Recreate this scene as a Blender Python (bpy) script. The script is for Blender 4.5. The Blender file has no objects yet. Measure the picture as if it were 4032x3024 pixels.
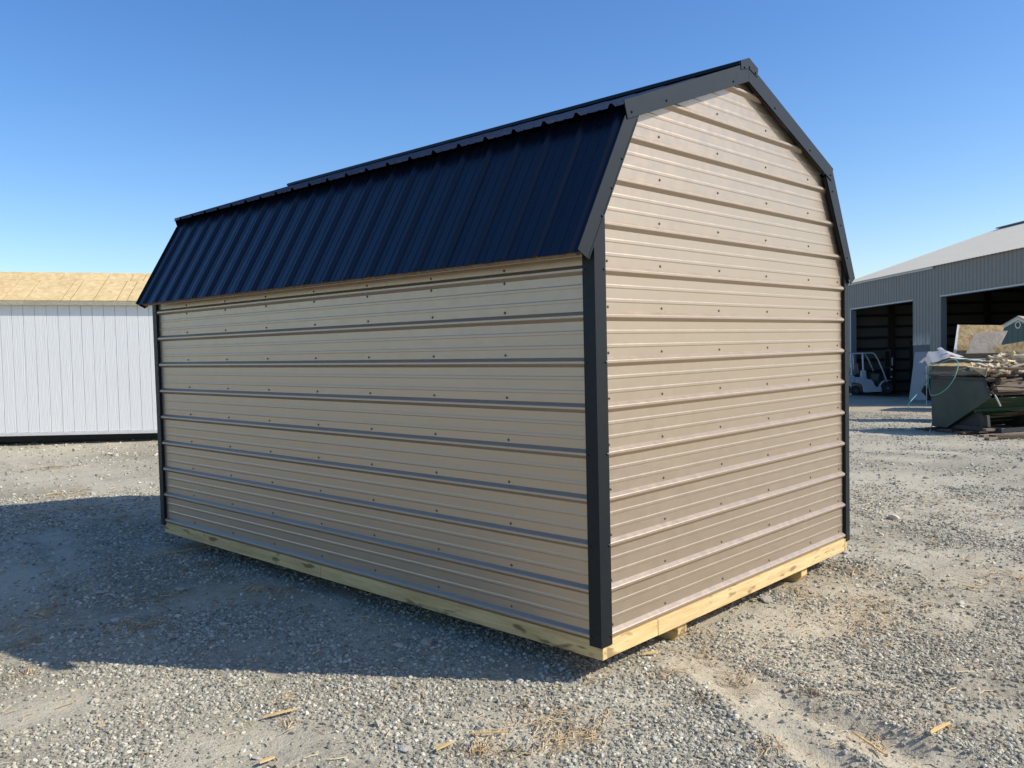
import bpy, bmesh, math, random
import numpy as np
from mathutils import Vector, Matrix

random.seed(7)
RNG = np.random.default_rng(11)
SC = bpy.context.scene
COL = SC.collection
R = math.radians

# ------------------------------------------------------------------ camera
ZO = 0.225                                  # height of the lowest wall rib above the yard
CAM = np.array([-3.321665, -2.598768, 1.455980 + ZO])
YAW, PITCH, ROLL, FPX = 0.80887065, -0.0428196, -0.02303612, 3386.8956
_f = np.array([math.sin(YAW) * math.cos(PITCH), math.cos(YAW) * math.cos(PITCH), math.sin(PITCH)])
_r = np.array([math.cos(YAW), -math.sin(YAW), 0.0])
_u = np.cross(_r, _f)
RIGHT = _r * math.cos(ROLL) + _u * math.sin(ROLL)
UP = -_r * math.sin(ROLL) + _u * math.cos(ROLL)
FWD = _f
cam = bpy.data.cameras.new('camera')
cam.sensor_width = 36.0
cam.lens = FPX / 4032 * 36.0
cam.clip_start = 0.05
cam.clip_end = 3000
cam_ob = bpy.data.objects.new('camera', cam)
COL.objects.link(cam_ob)
cam_ob.matrix_world = Matrix(((RIGHT[0], UP[0], -FWD[0], CAM[0]),
                              (RIGHT[1], UP[1], -FWD[1], CAM[1]),
                              (RIGHT[2], UP[2], -FWD[2], CAM[2]), (0, 0, 0, 1)))
SC.camera = cam_ob

# ------------------------------------------------------------------ light
SUN_EL = R(36.75)
SUN_H = np.array([0.5476, -0.8368])         # horizontal direction towards the sun
SUN_DIR = np.array([SUN_H[0] * math.cos(SUN_EL), SUN_H[1] * math.cos(SUN_EL), math.sin(SUN_EL)])
world = bpy.data.worlds.new('World')
SC.world = world
world.use_nodes = True
wn = world.node_tree
sky = wn.nodes.new('ShaderNodeTexSky')
sky.sky_type = 'NISHITA'
sky.sun_disc = False
sky.sun_elevation = SUN_EL
sky.sun_rotation = math.atan2(SUN_H[0], SUN_H[1])
sky.altitude = 200
sky.air_density = 1.0
sky.dust_density = 0.8
sky.ozone_density = 3.0
bg = wn.nodes['Background']
bg.inputs['Strength'].default_value = 0.115
hsv = wn.nodes.new('ShaderNodeHueSaturation')
hsv.inputs['Saturation'].default_value = 1.26
hsv.inputs['Hue'].default_value = 0.508
hsv.inputs['Value'].default_value = 0.91
wn.links.new(sky.outputs['Color'], hsv.inputs['Color'])
wn.links.new(hsv.outputs['Color'], bg.inputs['Color'])
sun = bpy.data.lights.new('sun', 'SUN')
sun.energy = 2.9
sun.angle = R(0.53)
sun.color = (1.0, 0.965, 0.895)
sun_ob = bpy.data.objects.new('sun', sun)
COL.objects.link(sun_ob)
sun_ob.rotation_euler = Vector(SUN_DIR).to_track_quat('Z', 'Y').to_euler()
sun_ob.location = (10, -15, 20)
SC.view_settings.view_transform = 'Standard'
SC.view_settings.look = 'None'
SC.view_settings.exposure = 0.80
SC.view_settings.gamma = 1.0
SC.view_settings.use_curve_mapping = False

# ------------------------------------------------------------------ helpers
def ray(px, py):
    return FWD + RIGHT * ((px - 2016) / FPX) - UP * ((py - 1512) / FPX)

def at(px, py, d):
    return CAM + ray(px, py) * d

def vnoise(x, y, seed=0):
    """smooth value noise on arrays"""
    xi = np.floor(x).astype(np.int64); yi = np.floor(y).astype(np.int64)
    xf = x - xi; yf = y - yi
    def h(a, b):
        n = (a * 374761393 + b * 668265263 + seed * 974634977) & 0x7fffffff
        n = ((n ^ (n >> 13)) * 1274126177) & 0x7fffffff
        return ((n ^ (n >> 16)) & 0xffff) / 65535.0
    sx = xf * xf * (3 - 2 * xf); sy = yf * yf * (3 - 2 * yf)
    a = h(xi, yi) * (1 - sx) + h(xi + 1, yi) * sx
    b = h(xi, yi + 1) * (1 - sx) + h(xi + 1, yi + 1) * sx
    return a * (1 - sy) + b * sy

def fbm(x, y, seed=0, octs=4):
    s = 0; a = 0.5; t = 0
    for o in range(octs):
        s = s + a * vnoise(x * 2 ** o, y * 2 ** o, seed + o); t += a; a *= 0.5
    return s / t

def ground_base(x, y):
    t = np.asarray(x, float) - 4.0
    sp = np.where(t > 30, t, np.log1p(np.exp(np.minimum(t, 30) / 1.5)) * 1.5)
    far = np.clip((sp - 60) / 60, 0, 1)
    return -0.0318 * np.minimum(sp, 70)

TRACKS = []   # filled below: (ax, ay, bx, by, half width, depth)

def seg_dist(x, y, s):
    ax, ay, bx, by = s[:4]
    dx, dy = bx - ax, by - ay
    t = np.clip(((x - ax) * dx + (y - ay) * dy) / (dx * dx + dy * dy), 0, 1)
    return np.hypot(x - ax - t * dx, y - ay - t * dy)

def ground_z(x, y):
    x = np.asarray(x, float); y = np.asarray(y, float)
    z = ground_base(x, y)
    z = z + (fbm(x * 0.5, y * 0.5, 3) - 0.5) * 0.07 + (fbm(x * 2.3, y * 2.3, 9) - 0.5) * 0.035
    for s in TRACKS:
        d = seg_dist(x, y, s) / s[4]
        z = z - s[5] * np.exp(-d * d) + s[5] * 0.8 * np.exp(-((d - 1.7) / 0.5) ** 2)
    # the shed's skids press on level ground
    k = np.exp(-(np.maximum(np.abs(x - 1.5) - 1.6, 0) ** 2 + np.maximum(np.abs(y - 2.4) - 2.4, 0) ** 2) / 0.25)
    return z * (1 - k) + (-0.004) * k

def gz(x, y):
    return float(ground_z(np.array([x]), np.array([y]))[0])

def gnd(px, py):
    """the point of the yard behind a pixel"""
    d = ray(px, py); lo, hi = 0.5, 120.0
    for _ in range(60):
        m = (lo + hi) / 2; p = CAM + d * m
        if p[2] > gz(p[0], p[1]): lo = m
        else: hi = m
    return CAM + d * lo

for (a, b, w, dep) in (((2690, 2600), (3680, 3020), 0.12, 0.022), ((3060, 2770), (3560, 2960), 0.07, 0.02),
                       ((2740, 2620), (3250, 3000), 0.08, 0.016), ((3150, 2640), (4032, 2740), 0.10, 0.02)):
    P = gnd(*a); Q = gnd(*b)
    TRACKS.append((P[0], P[1], Q[0], Q[1], w, dep))

ORG = {}

def org(o):
    return ORG[o.name] if o is not None else Vector((0, 0, 0))

def tag(o, label, cat, group=None, kind=None):
    if label: o['label'] = label
    if cat: o['category'] = cat
    if group: o['group'] = group
    if kind: o['kind'] = kind
    return o

def thing(name, label, cat, loc, group=None):
    o = bpy.data.objects.new(name, None)
    COL.objects.link(o)
    o.empty_display_size = 0.2
    o.location = Vector([float(v) for v in loc])
    ORG[o.name] = Vector(o.location)
    return tag(o, label, cat, group)

class MB:
    """collects shapes in world coordinates, then links them as one mesh object"""
    def __init__(self):
        self.v = []; self.f = []
    def add(self, vs, fs):
        b = len(self.v)
        self.v += [tuple(float(c) for c in p) for p in vs]
        self.f += [tuple(b + i for i in q) for q in fs]
        return self
    def quad(self, a, b, c, d):
        return self.add([a, b, c, d], [(0, 1, 2, 3)])
    def box(self, lo, hi):
        x0, y0, z0 = lo; x1, y1, z1 = hi
        return self.add([(x0, y0, z0), (x1, y0, z0), (x1, y1, z0), (x0, y1, z0),
                         (x0, y0, z1), (x1, y0, z1), (x1, y1, z1), (x0, y1, z1)],
                        [(3, 2, 1, 0), (4, 5, 6, 7), (0, 1, 5, 4), (1, 2, 6, 5), (2, 3, 7, 6), (3, 0, 4, 7)])
    def obox(self, c, ax, ay, az):
        """box about c with half axes"""
        c, ax, ay, az = (np.array(q, float) for q in (c, ax, ay, az))
        vs = [c + sx * ax + sy * ay + sz * az for sz in (-1, 1) for sx, sy in ((-1, -1), (1, -1), (1, 1), (-1, 1))]
        return self.add(vs, [(3, 2, 1, 0), (4, 5, 6, 7), (0, 1, 5, 4), (1, 2, 6, 5), (2, 3, 7, 6), (3, 0, 4, 7)])
    def prism(self, poly, ext):
        """polygon of 3-D points pushed along ext"""
        n = len(poly); ext = np.array(ext, float)
        vs = [np.array(p, float) for p in poly] + [np.array(p, float) + ext for p in poly]
        fs = [tuple(reversed(range(n))), tuple(range(n, 2 * n))]
        fs += [(i, (i + 1) % n, n + (i + 1) % n, n + i) for i in range(n)]
        return self.add(vs, fs)
    def tube(self, pts, r, n=6, cap=True):
        pts = [np.array(p, float) for p in pts]
        vs = []; prev = None
        for i, p in enumerate(pts):
            t = pts[min(i + 1, len(pts) - 1)] - pts[max(i - 1, 0)]
            t = t / (np.linalg.norm(t) + 1e-9)
            if prev is None:
                a = np.cross(t, (0, 0, 1.0))
                if np.linalg.norm(a) < 1e-3: a = np.cross(t, (1.0, 0, 0))
            else:
                a = prev - t * np.dot(prev, t)
            a = a / np.linalg.norm(a); prev = a; b = np.cross(t, a)
            rr = r[i] if hasattr(r, '__len__') else r
            vs += [p + rr * (math.cos(2 * math.pi * k / n) * a + math.sin(2 * math.pi * k / n) * b) for k in range(n)]
        fs = []
        for i in range(len(pts) - 1):
            for k in range(n):
                fs.append((i * n + k, i * n + (k + 1) % n, (i + 1) * n + (k + 1) % n, (i + 1) * n + k))
        if cap:
            fs.append(tuple(reversed(range(n)))); fs.append(tuple(range((len(pts) - 1) * n, len(pts) * n)))
        return self.add(vs, fs)
    def lathe(self, c, axis, prof, n=20):
        """prof: (distance along axis, radius)"""
        c = np.array(c, float); t = np.array(axis, float); t /= np.linalg.norm(t)
        a = np.cross(t, (0, 0, 1.0))
        if np.linalg.norm(a) < 1e-3: a = np.array((1.0, 0, 0))
        a /= np.linalg.norm(a); b = np.cross(t, a)
        vs = []
        for (s, r) in prof:
            vs += [c + t * s + r * (math.cos(2 * math.pi * k / n) * a + math.sin(2 * math.pi * k / n) * b) for k in range(n)]
        fs = []
        for i in range(len(prof) - 1):
            for k in range(n):
                fs.append((i * n + k, i * n + (k + 1) % n, (i + 1) * n + (k + 1) % n, (i + 1) * n + k))
        fs.append(tuple(reversed(range(n)))); fs.append(tuple(range((len(prof) - 1) * n, len(prof) * n)))
        return self.add(vs, fs)
    def ribbon(self, pts, wvec, thick=0.0):
        """bent sheet: pts along the centre line, wvec half-width vectors"""
        pts = [np.array(p, float) for p in pts]
        vs = []
        for i, p in enumerate(pts):
            w = np.array(wvec[i] if isinstance(wvec, list) else wvec, float)
            vs += [p - w, p + w]
        fs = [(2 * i, 2 * i + 1, 2 * i + 3, 2 * i + 2) for i in range(len(pts) - 1)]
        return self.add(vs, fs)
    def build(self, name, m, parent=None, smooth=False, bevel=0.0, thick=0.0):
        o3 = org(parent)
        me = bpy.data.meshes.new(name)
        loc = Vector((0, 0, 0))
        if parent is None:
            arr = np.array(self.v); loc = Vector(((arr[:, 0].min() + arr[:, 0].max()) / 2,
                                                  (arr[:, 1].min() + arr[:, 1].max()) / 2, arr[:, 2].min()))
            o3 = loc
        me.from_pydata([(p[0] - o3.x, p[1] - o3.y, p[2] - o3.z) for p in self.v], [], self.f)
        bm = bmesh.new(); bm.from_mesh(me)
        bmesh.ops.recalc_face_normals(bm, faces=bm.faces)
        if bevel > 0:
            bmesh.ops.bevel(bm, geom=list(bm.edges), offset=bevel, segments=1, affect='EDGES')
        if thick:
            bmesh.ops.solidify(bm, geom=list(bm.faces), thickness=thick)
        bm.to_mesh(me); bm.free()
        if smooth:
            me.polygons.foreach_set('use_smooth', [True] * len(me.polygons))
            try: me.set_sharp_from_angle(angle=R(35))
            except Exception: pass
        if m: me.materials.append(m)
        o = bpy.data.objects.new(name, me)
        COL.objects.link(o)
        if parent is None:
            o.location = loc; ORG[o.name] = Vector(loc)
        else:
            o.parent = parent; ORG[o.name] = Vector(o3)
        return o

# ------------------------------------------------------------------ materials
class NT:
    def __init__(self, name):
        self.m = bpy.data.materials.new(name); self.m.use_nodes = True
        self.t = self.m.node_tree; self.b = self.t.nodes['Principled BSDF']
    def n(self, typ, **kw):
        nd = self.t.nodes.new(typ)
        for k, v in kw.items(): setattr(nd, k, v)
        return nd
    def l(self, a, b): self.t.links.new(a, b)
    def coord(self, scale=(1, 1, 1), rnd=False, kind='Object'):
        tc = self.n('ShaderNodeTexCoord'); mp = self.n('ShaderNodeMapping')
        self.l(tc.outputs[kind], mp.inputs['Vector']); mp.inputs['Scale'].default_value = scale
        if rnd:
            oi = self.n('ShaderNodeObjectInfo'); mu = self.n('ShaderNodeMath', operation='MULTIPLY')
            self.l(oi.outputs['Random'], mu.inputs[0]); mu.inputs[1].default_value = 57.0
            cb = self.n('ShaderNodeCombineXYZ')
            for k in range(3): self.l(mu.outputs[0], cb.inputs[k])
            self.l(cb.outputs[0], mp.inputs['Location'])
        return mp.outputs[0]
    def noise(self, vec, scale, detail=4, rough=0.55):
        nd = self.n('ShaderNodeTexNoise'); nd.inputs['Scale'].default_value = scale
        nd.inputs['Detail'].default_value = detail; nd.inputs['Roughness'].default_value = rough
        if vec is not None: self.l(vec, nd.inputs['Vector'])
        return nd.outputs['Fac']
    def ramp(self, fac, stops):
        nd = self.n('ShaderNodeValToRGB'); cr = nd.color_ramp
        while len(cr.elements) < len(stops): cr.elements.new(0.5)
        for e, (p, c) in zip(cr.elements, stops):
            e.position = p; e.color = (c[0], c[1], c[2], 1) if hasattr(c, '__len__') else (c, c, c, 1)
        self.l(fac, nd.inputs['Fac']); return nd.outputs['Color']
    def mix(self, fac, a, b, mode='MIX'):
        nd = self.n('ShaderNodeMix', data_type='RGBA', blend_type=mode)
        if isinstance(fac, (int, float)): nd.inputs['Factor'].default_value = fac
        else: self.l(fac, nd.inputs['Factor'])
        for i, q in ((6, a), (7, b)):
            if hasattr(q, '__len__'): nd.inputs[i].default_value = (q[0], q[1], q[2], 1)
            else: self.l(q, nd.inputs[i])
        return nd.outputs[2]
    def col(self, c):
        if hasattr(c, '__len__'): self.b.inputs['Base Color'].default_value = (c[0], c[1], c[2], 1)
        else: self.l(c, self.b.inputs['Base Color'])
        return self
    def rough(self, v):
        if isinstance(v, (int, float)): self.b.inputs['Roughness'].default_value = v
        else: self.l(v, self.b.inputs['Roughness'])
        return self
    def spec(self, v): self.b.inputs['Specular IOR Level'].default_value = v; return self
    def bump(self, h, strength, dist):
        nd = self.n('ShaderNodeBump'); nd.inputs['Strength'].default_value = strength; nd.inputs['Distance'].default_value = dist
        self.l(h, nd.inputs['Height'])
        prev = self.b.inputs['Normal'].links
        if prev: self.l(prev[0].from_socket, nd.inputs['Normal'])
        self.l(nd.outputs['Normal'], self.b.inputs['Normal'])
        return self

def metal(name, c, rough=0.36, dirt=0.12, dirtc=(0.35, 0.33, 0.3), oil=0.5, scale=(1, 1, 1), spec=0.5, met=0.0):
    q = NT(name); v = q.coord(scale)
    n1 = q.noise(v, 1.7, 3); n2 = q.noise(v, 22, 5)
    f = q.ramp(n1, [(0.42, 0.0), (0.75, dirt)])
    col = q.mix(f, c, dirtc)
    col = q.mix(0.10, col, q.ramp(n2, [(0.3, (0.75, 0.75, 0.75)), (0.7, (1, 1, 1))]), 'MULTIPLY')
    q.col(col).spec(spec); q.b.inputs['Metallic'].default_value = met
    q.rough(q.ramp(n2, [(0.3, rough - 0.04), (0.7, rough + 0.06)]))
    q.bump(q.noise(v, 2.6, 2), 0.5 * oil, 0.012)
    q.bump(q.noise(v, 420, 2), 0.05, 0.001)
    return q.m

def wood(name, light, dark, axis='x', knots=0.35, tint=None, rough=0.75, rnd=True, grey=0.0):
    q = NT(name)
    sc = {'x': (0.9, 14, 14), 'y': (14, 0.9, 14), 'z': (14, 14, 0.9)}[axis]
    v = q.coord(sc, rnd); v2 = q.coord({'x': (1.6, 6, 6), 'y': (6, 1.6, 6), 'z': (6, 6, 1.6)}[axis], rnd)
    g = q.noise(v, 2.2, 6, 0.62)
    col = q.ramp(g, [(0.3, dark), (0.62, light)])
    fine = q.noise(v, 9, 3)
    col = q.mix(0.25, col, q.ramp(fine, [(0.35, (0.62, 0.58, 0.5)), (0.6, (1, 1, 1))]), 'MULTIPLY')
    kn = q.noise(v2, 2.6, 2)
    col = q.mix(q.ramp(kn, [(0.60, 0.0), (0.67, knots)]), col, tuple(c * 0.35 for c in dark))
    sp_ = q.noise(q.coord((1, 1, 1), rnd), 70, 2)
    col = q.mix(q.ramp(sp_, [(0.66, 0.0), (0.72, 0.45)]), col, tuple(c * 0.45 for c in dark))
    oi = q.n('ShaderNodeObjectInfo')
    if rnd:
        col = q.mix(1.0, col, q.ramp(oi.outputs['Random'], [(0.0, (0.78, 0.76, 0.74)), (0.5, (1, 0.98, 0.95)), (1.0, (0.9, 0.9, 0.92))]), 'MULTIPLY')
    q.col(col).rough(rough).spec(0.3)
    q.bump(g, 0.25, 0.003)
    return q.m

def osb(name, light=(0.60, 0.44, 0.23), dark=(0.36, 0.24, 0.10), scale=1.0, grey=0.0):
    q = NT(name); v = q.coord((1, 1, 1), True)
    vo = q.n('ShaderNodeTexVoronoi'); vo.inputs['Scale'].default_value = 16 * scale; vo.inputs['Randomness'].default_value = 1
    nv = q.n('ShaderNodeTexNoise'); nv.inputs['Scale'].default_value = 9; q.l(v, nv.inputs['Vector'])
    ad = q.n('ShaderNodeVectorMath', operation='MULTIPLY_ADD'); q.l(nv.outputs['Color'], ad.inputs[0])
    ad.inputs[1].default_value = (0.16, 0.16, 0.16); q.l(v, ad.inputs[2])
    q.l(ad.outputs[0], vo.inputs['Vector'])
    bw = q.n('ShaderNodeRGBToBW'); q.l(vo.outputs['Color'], bw.inputs[0])
    col = q.ramp(bw.outputs[0], [(0.15, dark), (0.5, tuple((a + b) / 2 for a, b in zip(light, dark))), (0.8, light)])
    col = q.mix(0.5, col, q.ramp(q.noise(v, 4, 4), [(0.3, (0.7, 0.66, 0.6)), (0.7, (1, 1, 1))]), 'MULTIPLY')
    q.col(col).rough(0.8).spec(0.25)
    q.bump(bw.outputs[0], 0.2, 0.003)
    return q.m

M = {}
TAUPE = (0.465, 0.366, 0.268)
M['taupe'] = metal('taupe_painted_steel', TAUPE, 0.38, 0.06, (0.40, 0.34, 0.27), oil=0.6, met=0.62)
M['black'] = metal('black_painted_steel', (0.0055, 0.0085, 0.011), 0.48, 0.012, (0.03, 0.03, 0.03), oil=0.35, spec=0.3)
M['black_roof'] = metal('black_roof_steel', (0.003, 0.0055, 0.015), 0.30, 0.015, (0.04, 0.04, 0.04), oil=0.25, spec=0.5)
M['screw_taupe'] = NT('taupe_screw').col((0.14, 0.11, 0.085)).rough(0.45).m
M['screw_black'] = NT('black_screw').col((0.008, 0.008, 0.009)).rough(0.25).m
M['treated_x'] = wood('treated_pine_along_gable', (0.80, 0.60, 0.30), (0.60, 0.40, 0.165), 'x', 0.75)
M['treated_y'] = wood('treated_pine_along_side', (0.76, 0.56, 0.27), (0.52, 0.35, 0.135), 'y', 0.85)
M['endgrain'] = wood('pine_end_grain', (0.60, 0.43, 0.20), (0.48, 0.31, 0.12), 'z', 0.1)
M['pale'] = wood('pale_offcut_pine', (0.80, 0.66, 0.43), (0.62, 0.46, 0.25), 'x', 0.3)
M['old'] = wood('weathered_board', (0.15, 0.105, 0.07), (0.065, 0.045, 0.03), 'x', 0.3)
M['drift'] = wood('grey_weathered_board', (0.29, 0.235, 0.175), (0.17, 0.13, 0.09), 'x', 0.3)
M['splinter'] = wood('fresh_split_pine', (0.80, 0.58, 0.27), (0.62, 0.40, 0.15), 'x', 0.2)
M['osb'] = osb('strand_board')
M['osb_roof'] = osb('strand_board_roof', (0.80, 0.60, 0.31), (0.68, 0.48, 0.22), 0.8)
M['osb_grey'] = osb('weathered_strand_board', (0.42, 0.36, 0.29), (0.33, 0.27, 0.2), 1.0)
M['white_edge'] = NT('white_edge_strip').col((0.7, 0.68, 0.63)).rough(0.6).m
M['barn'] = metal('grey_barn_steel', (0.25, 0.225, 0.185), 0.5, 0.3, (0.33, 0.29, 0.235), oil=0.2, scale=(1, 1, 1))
M['lower_wall'] = NT('dark_lower_wall').col((0.115, 0.125, 0.12)).rough(0.7).m
q = NT('grey_barn_steel_scuffed'); tc = q.n('ShaderNodeTexCoord'); sx = q.n('ShaderNodeSeparateXYZ'); q.l(tc.outputs['Object'], sx.inputs[0])
mr = q.n('ShaderNodeMapRange'); q.l(sx.outputs['Z'], mr.inputs['Value']); mr.inputs['From Min'].default_value = 2.95; mr.inputs['From Max'].default_value = 2.35
v = q.coord((3, 3, 0.8)); mu = q.n('ShaderNodeMath', operation='MULTIPLY'); q.l(mr.outputs[0], mu.inputs[0]); q.l(q.ramp(q.noise(v, 2.0, 4), [(0.35, 0.25), (0.6, 1.0)]), mu.inputs[1])
q.col(q.mix(mu.outputs[0], (0.24, 0.222, 0.19), (0.55, 0.52, 0.47))).rough(0.5)
M['barn_scuffed'] = q.m
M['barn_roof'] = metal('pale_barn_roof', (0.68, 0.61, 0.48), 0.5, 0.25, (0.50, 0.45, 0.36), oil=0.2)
M['barn_trim'] = NT('pale_trim').col((0.60, 0.60, 0.57)).rough(0.5).m
M['barn_jamb'] = NT('grey_jamb').col((0.22, 0.225, 0.23)).rough(0.6).m
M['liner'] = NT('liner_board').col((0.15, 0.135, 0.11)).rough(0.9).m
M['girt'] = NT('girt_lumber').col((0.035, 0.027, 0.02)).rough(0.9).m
M['green'] = metal('green_hopper_steel', (0.012, 0.050, 0.020), 0.5, 0.15, (0.03, 0.035, 0.02), oil=0.3)
M['hopper'] = metal('dark_hopper_steel', (0.042, 0.056, 0.036), 0.6, 0.45, (0.11, 0.10, 0.085), oil=0.5)
M['rust'] = metal('rusty_steel', (0.040, 0.038, 0.028), 0.7, 0.5, (0.07, 0.05, 0.03), oil=0.3)
M['lift_white'] = metal('white_forklift_paint', (0.62, 0.64, 0.66), 0.4, 0.35, (0.35, 0.33, 0.3), oil=0.1)
M['rubber'] = NT('tyre_rubber').col((0.030, 0.030, 0.031)).rough(0.85).m
M['rim'] = NT('grey_rim').col((0.16, 0.16, 0.15)).rough(0.6).m
M['dark'] = NT('dark_steel').col((0.022, 0.022, 0.024)).rough(0.5).m
M['vinyl'] = NT('black_vinyl').col((0.02, 0.02, 0.02)).rough(0.5).m
M['wrap'] = NT('white_wrap_sheet').col((0.48, 0.47, 0.44)).rough(0.45).m
M['wrap_grey'] = NT('grey_wrap_sheet').col((0.42, 0.41, 0.38)).rough(0.6).m
M['red'] = NT('red_print').col((0.40, 0.05, 0.035)).rough(0.5).m
M['strap'] = NT('green_plastic_strap').col((0.12, 0.34, 0.25)).rough(0.35).m
M['strap_pale'] = NT('pale_plastic_strap').col((0.52, 0.58, 0.52)).rough(0.4).m
M['leaf_panel'] = NT('grey_panel').col((0.27, 0.275, 0.28)).rough(0.6).m
M['play'] = NT('green_painted_board').col((0.085, 0.135, 0.115)).rough(0.7).m
M['play_trim'] = NT('cream_trim').col((0.62, 0.60, 0.50)).rough(0.6).m
M['glass'] = NT('dark_glass').col((0.02, 0.025, 0.03)).rough(0.1).m
M['gap'] = NT('painted_backing').col((0.30, 0.30, 0.295)).rough(0.9).m

# white painted wood-grain siding
q = NT('white_grain_siding')
v = q.coord((9, 9, 0.9), True)
wv = q.n('ShaderNodeTexWave', wave_type='BANDS', bands_direction='X')
wv.inputs['Scale'].default_value = 1.6; wv.inputs['Distortion'].default_value = 9; wv.inputs['Detail'].default_value = 3
wv.inputs['Detail Scale'].default_value = 0.9
q.l(v, wv.inputs['Vector'])
n1 = q.noise(v, 3.2, 6, 0.65)
q.col(q.mix(q.ramp(n1, [(0.4, 0.0), (0.7, 0.35)]), (0.80, 0.79, 0.745), (0.69, 0.68, 0.645))).rough(0.55).spec(0.4)
q.bump(n1, 0.6, 0.006); q.bump(wv.outputs['Fac'], 0.35, 0.004)
M['siding'] = q.m
M['white_trim'] = wood('white_painted_board', (0.76, 0.77, 0.76), (0.66, 0.67, 0.66), 'x', 0.1)
M['bare_fascia'] = wood('bare_fascia_board', (0.50, 0.47, 0.36), (0.38, 0.35, 0.25), 'x', 0.2)

# gravel and ground
_td = gnd(3680, 3020) - gnd(2690, 2600); TRACK_ANGLE = math.atan2(_td[1], _td[0])
def ground_mat():
    q = NT('gravel_ground'); tc = q.n('ShaderNodeTexCoord'); v = tc.outputs['Object']
    at_ = q.n('ShaderNodeAttribute', attribute_name='dust')
    at2 = q.n('ShaderNodeAttribute', attribute_name='straw')
    n_big = q.noise(v, 0.6, 5, 0.6); n_mid = q.noise(v, 7, 5, 0.65); n_fine = q.noise(v, 55, 4, 0.7)
    vo = q.n('ShaderNodeTexVoronoi'); vo.inputs['Scale'].default_value = 48; q.l(v, vo.inputs['Vector'])
    vo2 = q.n('ShaderNodeTexVoronoi'); vo2.inputs['Scale'].default_value = 120; q.l(v, vo2.inputs['Vector'])
    bw = q.n('ShaderNodeRGBToBW'); q.l(vo.outputs['Color'], bw.inputs[0])
    bw2 = q.n('ShaderNodeRGBToBW'); q.l(vo2.outputs['Color'], bw2.inputs[0])
    stone = q.ramp(bw.outputs[0], [(0.1, (0.18, 0.165, 0.125)), (0.45, (0.36, 0.332, 0.255)), (0.9, (0.64, 0.595, 0.460))])
    fine = q.ramp(bw2.outputs[0], [(0.1, (0.22, 0.203, 0.155)), (0.9, (0.51, 0.473, 0.365))])
    col = q.mix(0.5, stone, fine)
    col = q.mix(0.6, col, q.ramp(n_mid, [(0.3, (0.60, 0.595, 0.59)), (0.7, (1.12, 1.1, 1.05))]), 'MULTIPLY')
    dust = q.ramp(n_fine, [(0.3, (0.48, 0.440, 0.335)), (0.7, (0.61, 0.563, 0.430))])
    col = q.mix(at_.outputs['Fac'], col, dust)
    mp = q.n('ShaderNodeMapping'); q.l(v, mp.inputs['Vector']); mp.inputs['Rotation'].default_value = (0, 0, -TRACK_ANGLE); mp.inputs['Scale'].default_value = (0.35, 2.6, 1)
    streak = q.noise(mp.outputs[0], 1.0, 6, 0.65)
    col = q.mix(0.45, col, q.ramp(streak, [(0.33, (0.70, 0.69, 0.68)), (0.62, (1.05, 1.04, 1.02))]), 'MULTIPLY')
    col = q.mix(1.0, col, (1.0, 0.955, 0.905), 'MULTIPLY')
    col = q.mix(q.ramp(n_big, [(0.42, 0.0), (0.72, 0.35)]), col, (0.49, 0.445, 0.33))
    col = q.mix(at2.outputs['Fac'], col, (0.50, 0.37, 0.21))
    q.col(col).rough(0.95).spec(0.15)
    q.bump(n_mid, 0.5, 0.05); q.bump(n_fine, 0.5, 0.012); q.bump(bw2.outputs[0], 0.35, 0.006); q.bump(bw.outputs[0], 0.45, 0.012)
    return q.m
M['ground'] = ground_mat()

def stone_mat(name, inst=True):
    q = NT(name); v = q.coord((1, 1, 1), not inst)
    if inst:
        a = q.n('ShaderNodeAttribute', attribute_name='tone', attribute_type='INSTANCER'); f = a.outputs['Fac']
    else:
        f = q.n('ShaderNodeObjectInfo').outputs['Random']
    col = q.ramp(f, [(0.0, (0.20, 0.186, 0.145)), (0.35, (0.36, 0.335, 0.260)), (0.7, (0.54, 0.503, 0.39)), (0.97, (0.76, 0.71, 0.57)), (1.0, (0.52, 0.35, 0.17))]
                 if inst else [(0.0, (0.44, 0.40, 0.33)), (1.0, (0.66, 0.60, 0.50))])
    col = q.mix(0.5, col, q.ramp(q.noise(v, 3.0 if inst else 14, 4), [(0.3, (0.66, 0.63, 0.58)), (0.7, (1, .965, .92))]), 'MULTIPLY')
    q.col(col).rough(0.9).spec(0.2)
    if not inst: q.bump(q.noise(v, 30, 4), 0.4, 0.01)
    return q.m
M['stones'] = stone_mat('gravel_stones')
M['bigstone'] = stone_mat('loose_stones', False)
q = NT('straw_fibres'); oi = q.n('ShaderNodeAttribute', attribute_name='tone')
q.col(q.ramp(oi.outputs['Fac'], [(0.0, (0.27, 0.17, 0.08)), (0.5, (0.46, 0.32, 0.16)), (1.0, (0.68, 0.54, 0.33))])).rough(0.8).spec(0.2)
M['straw'] = q.m

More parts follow.
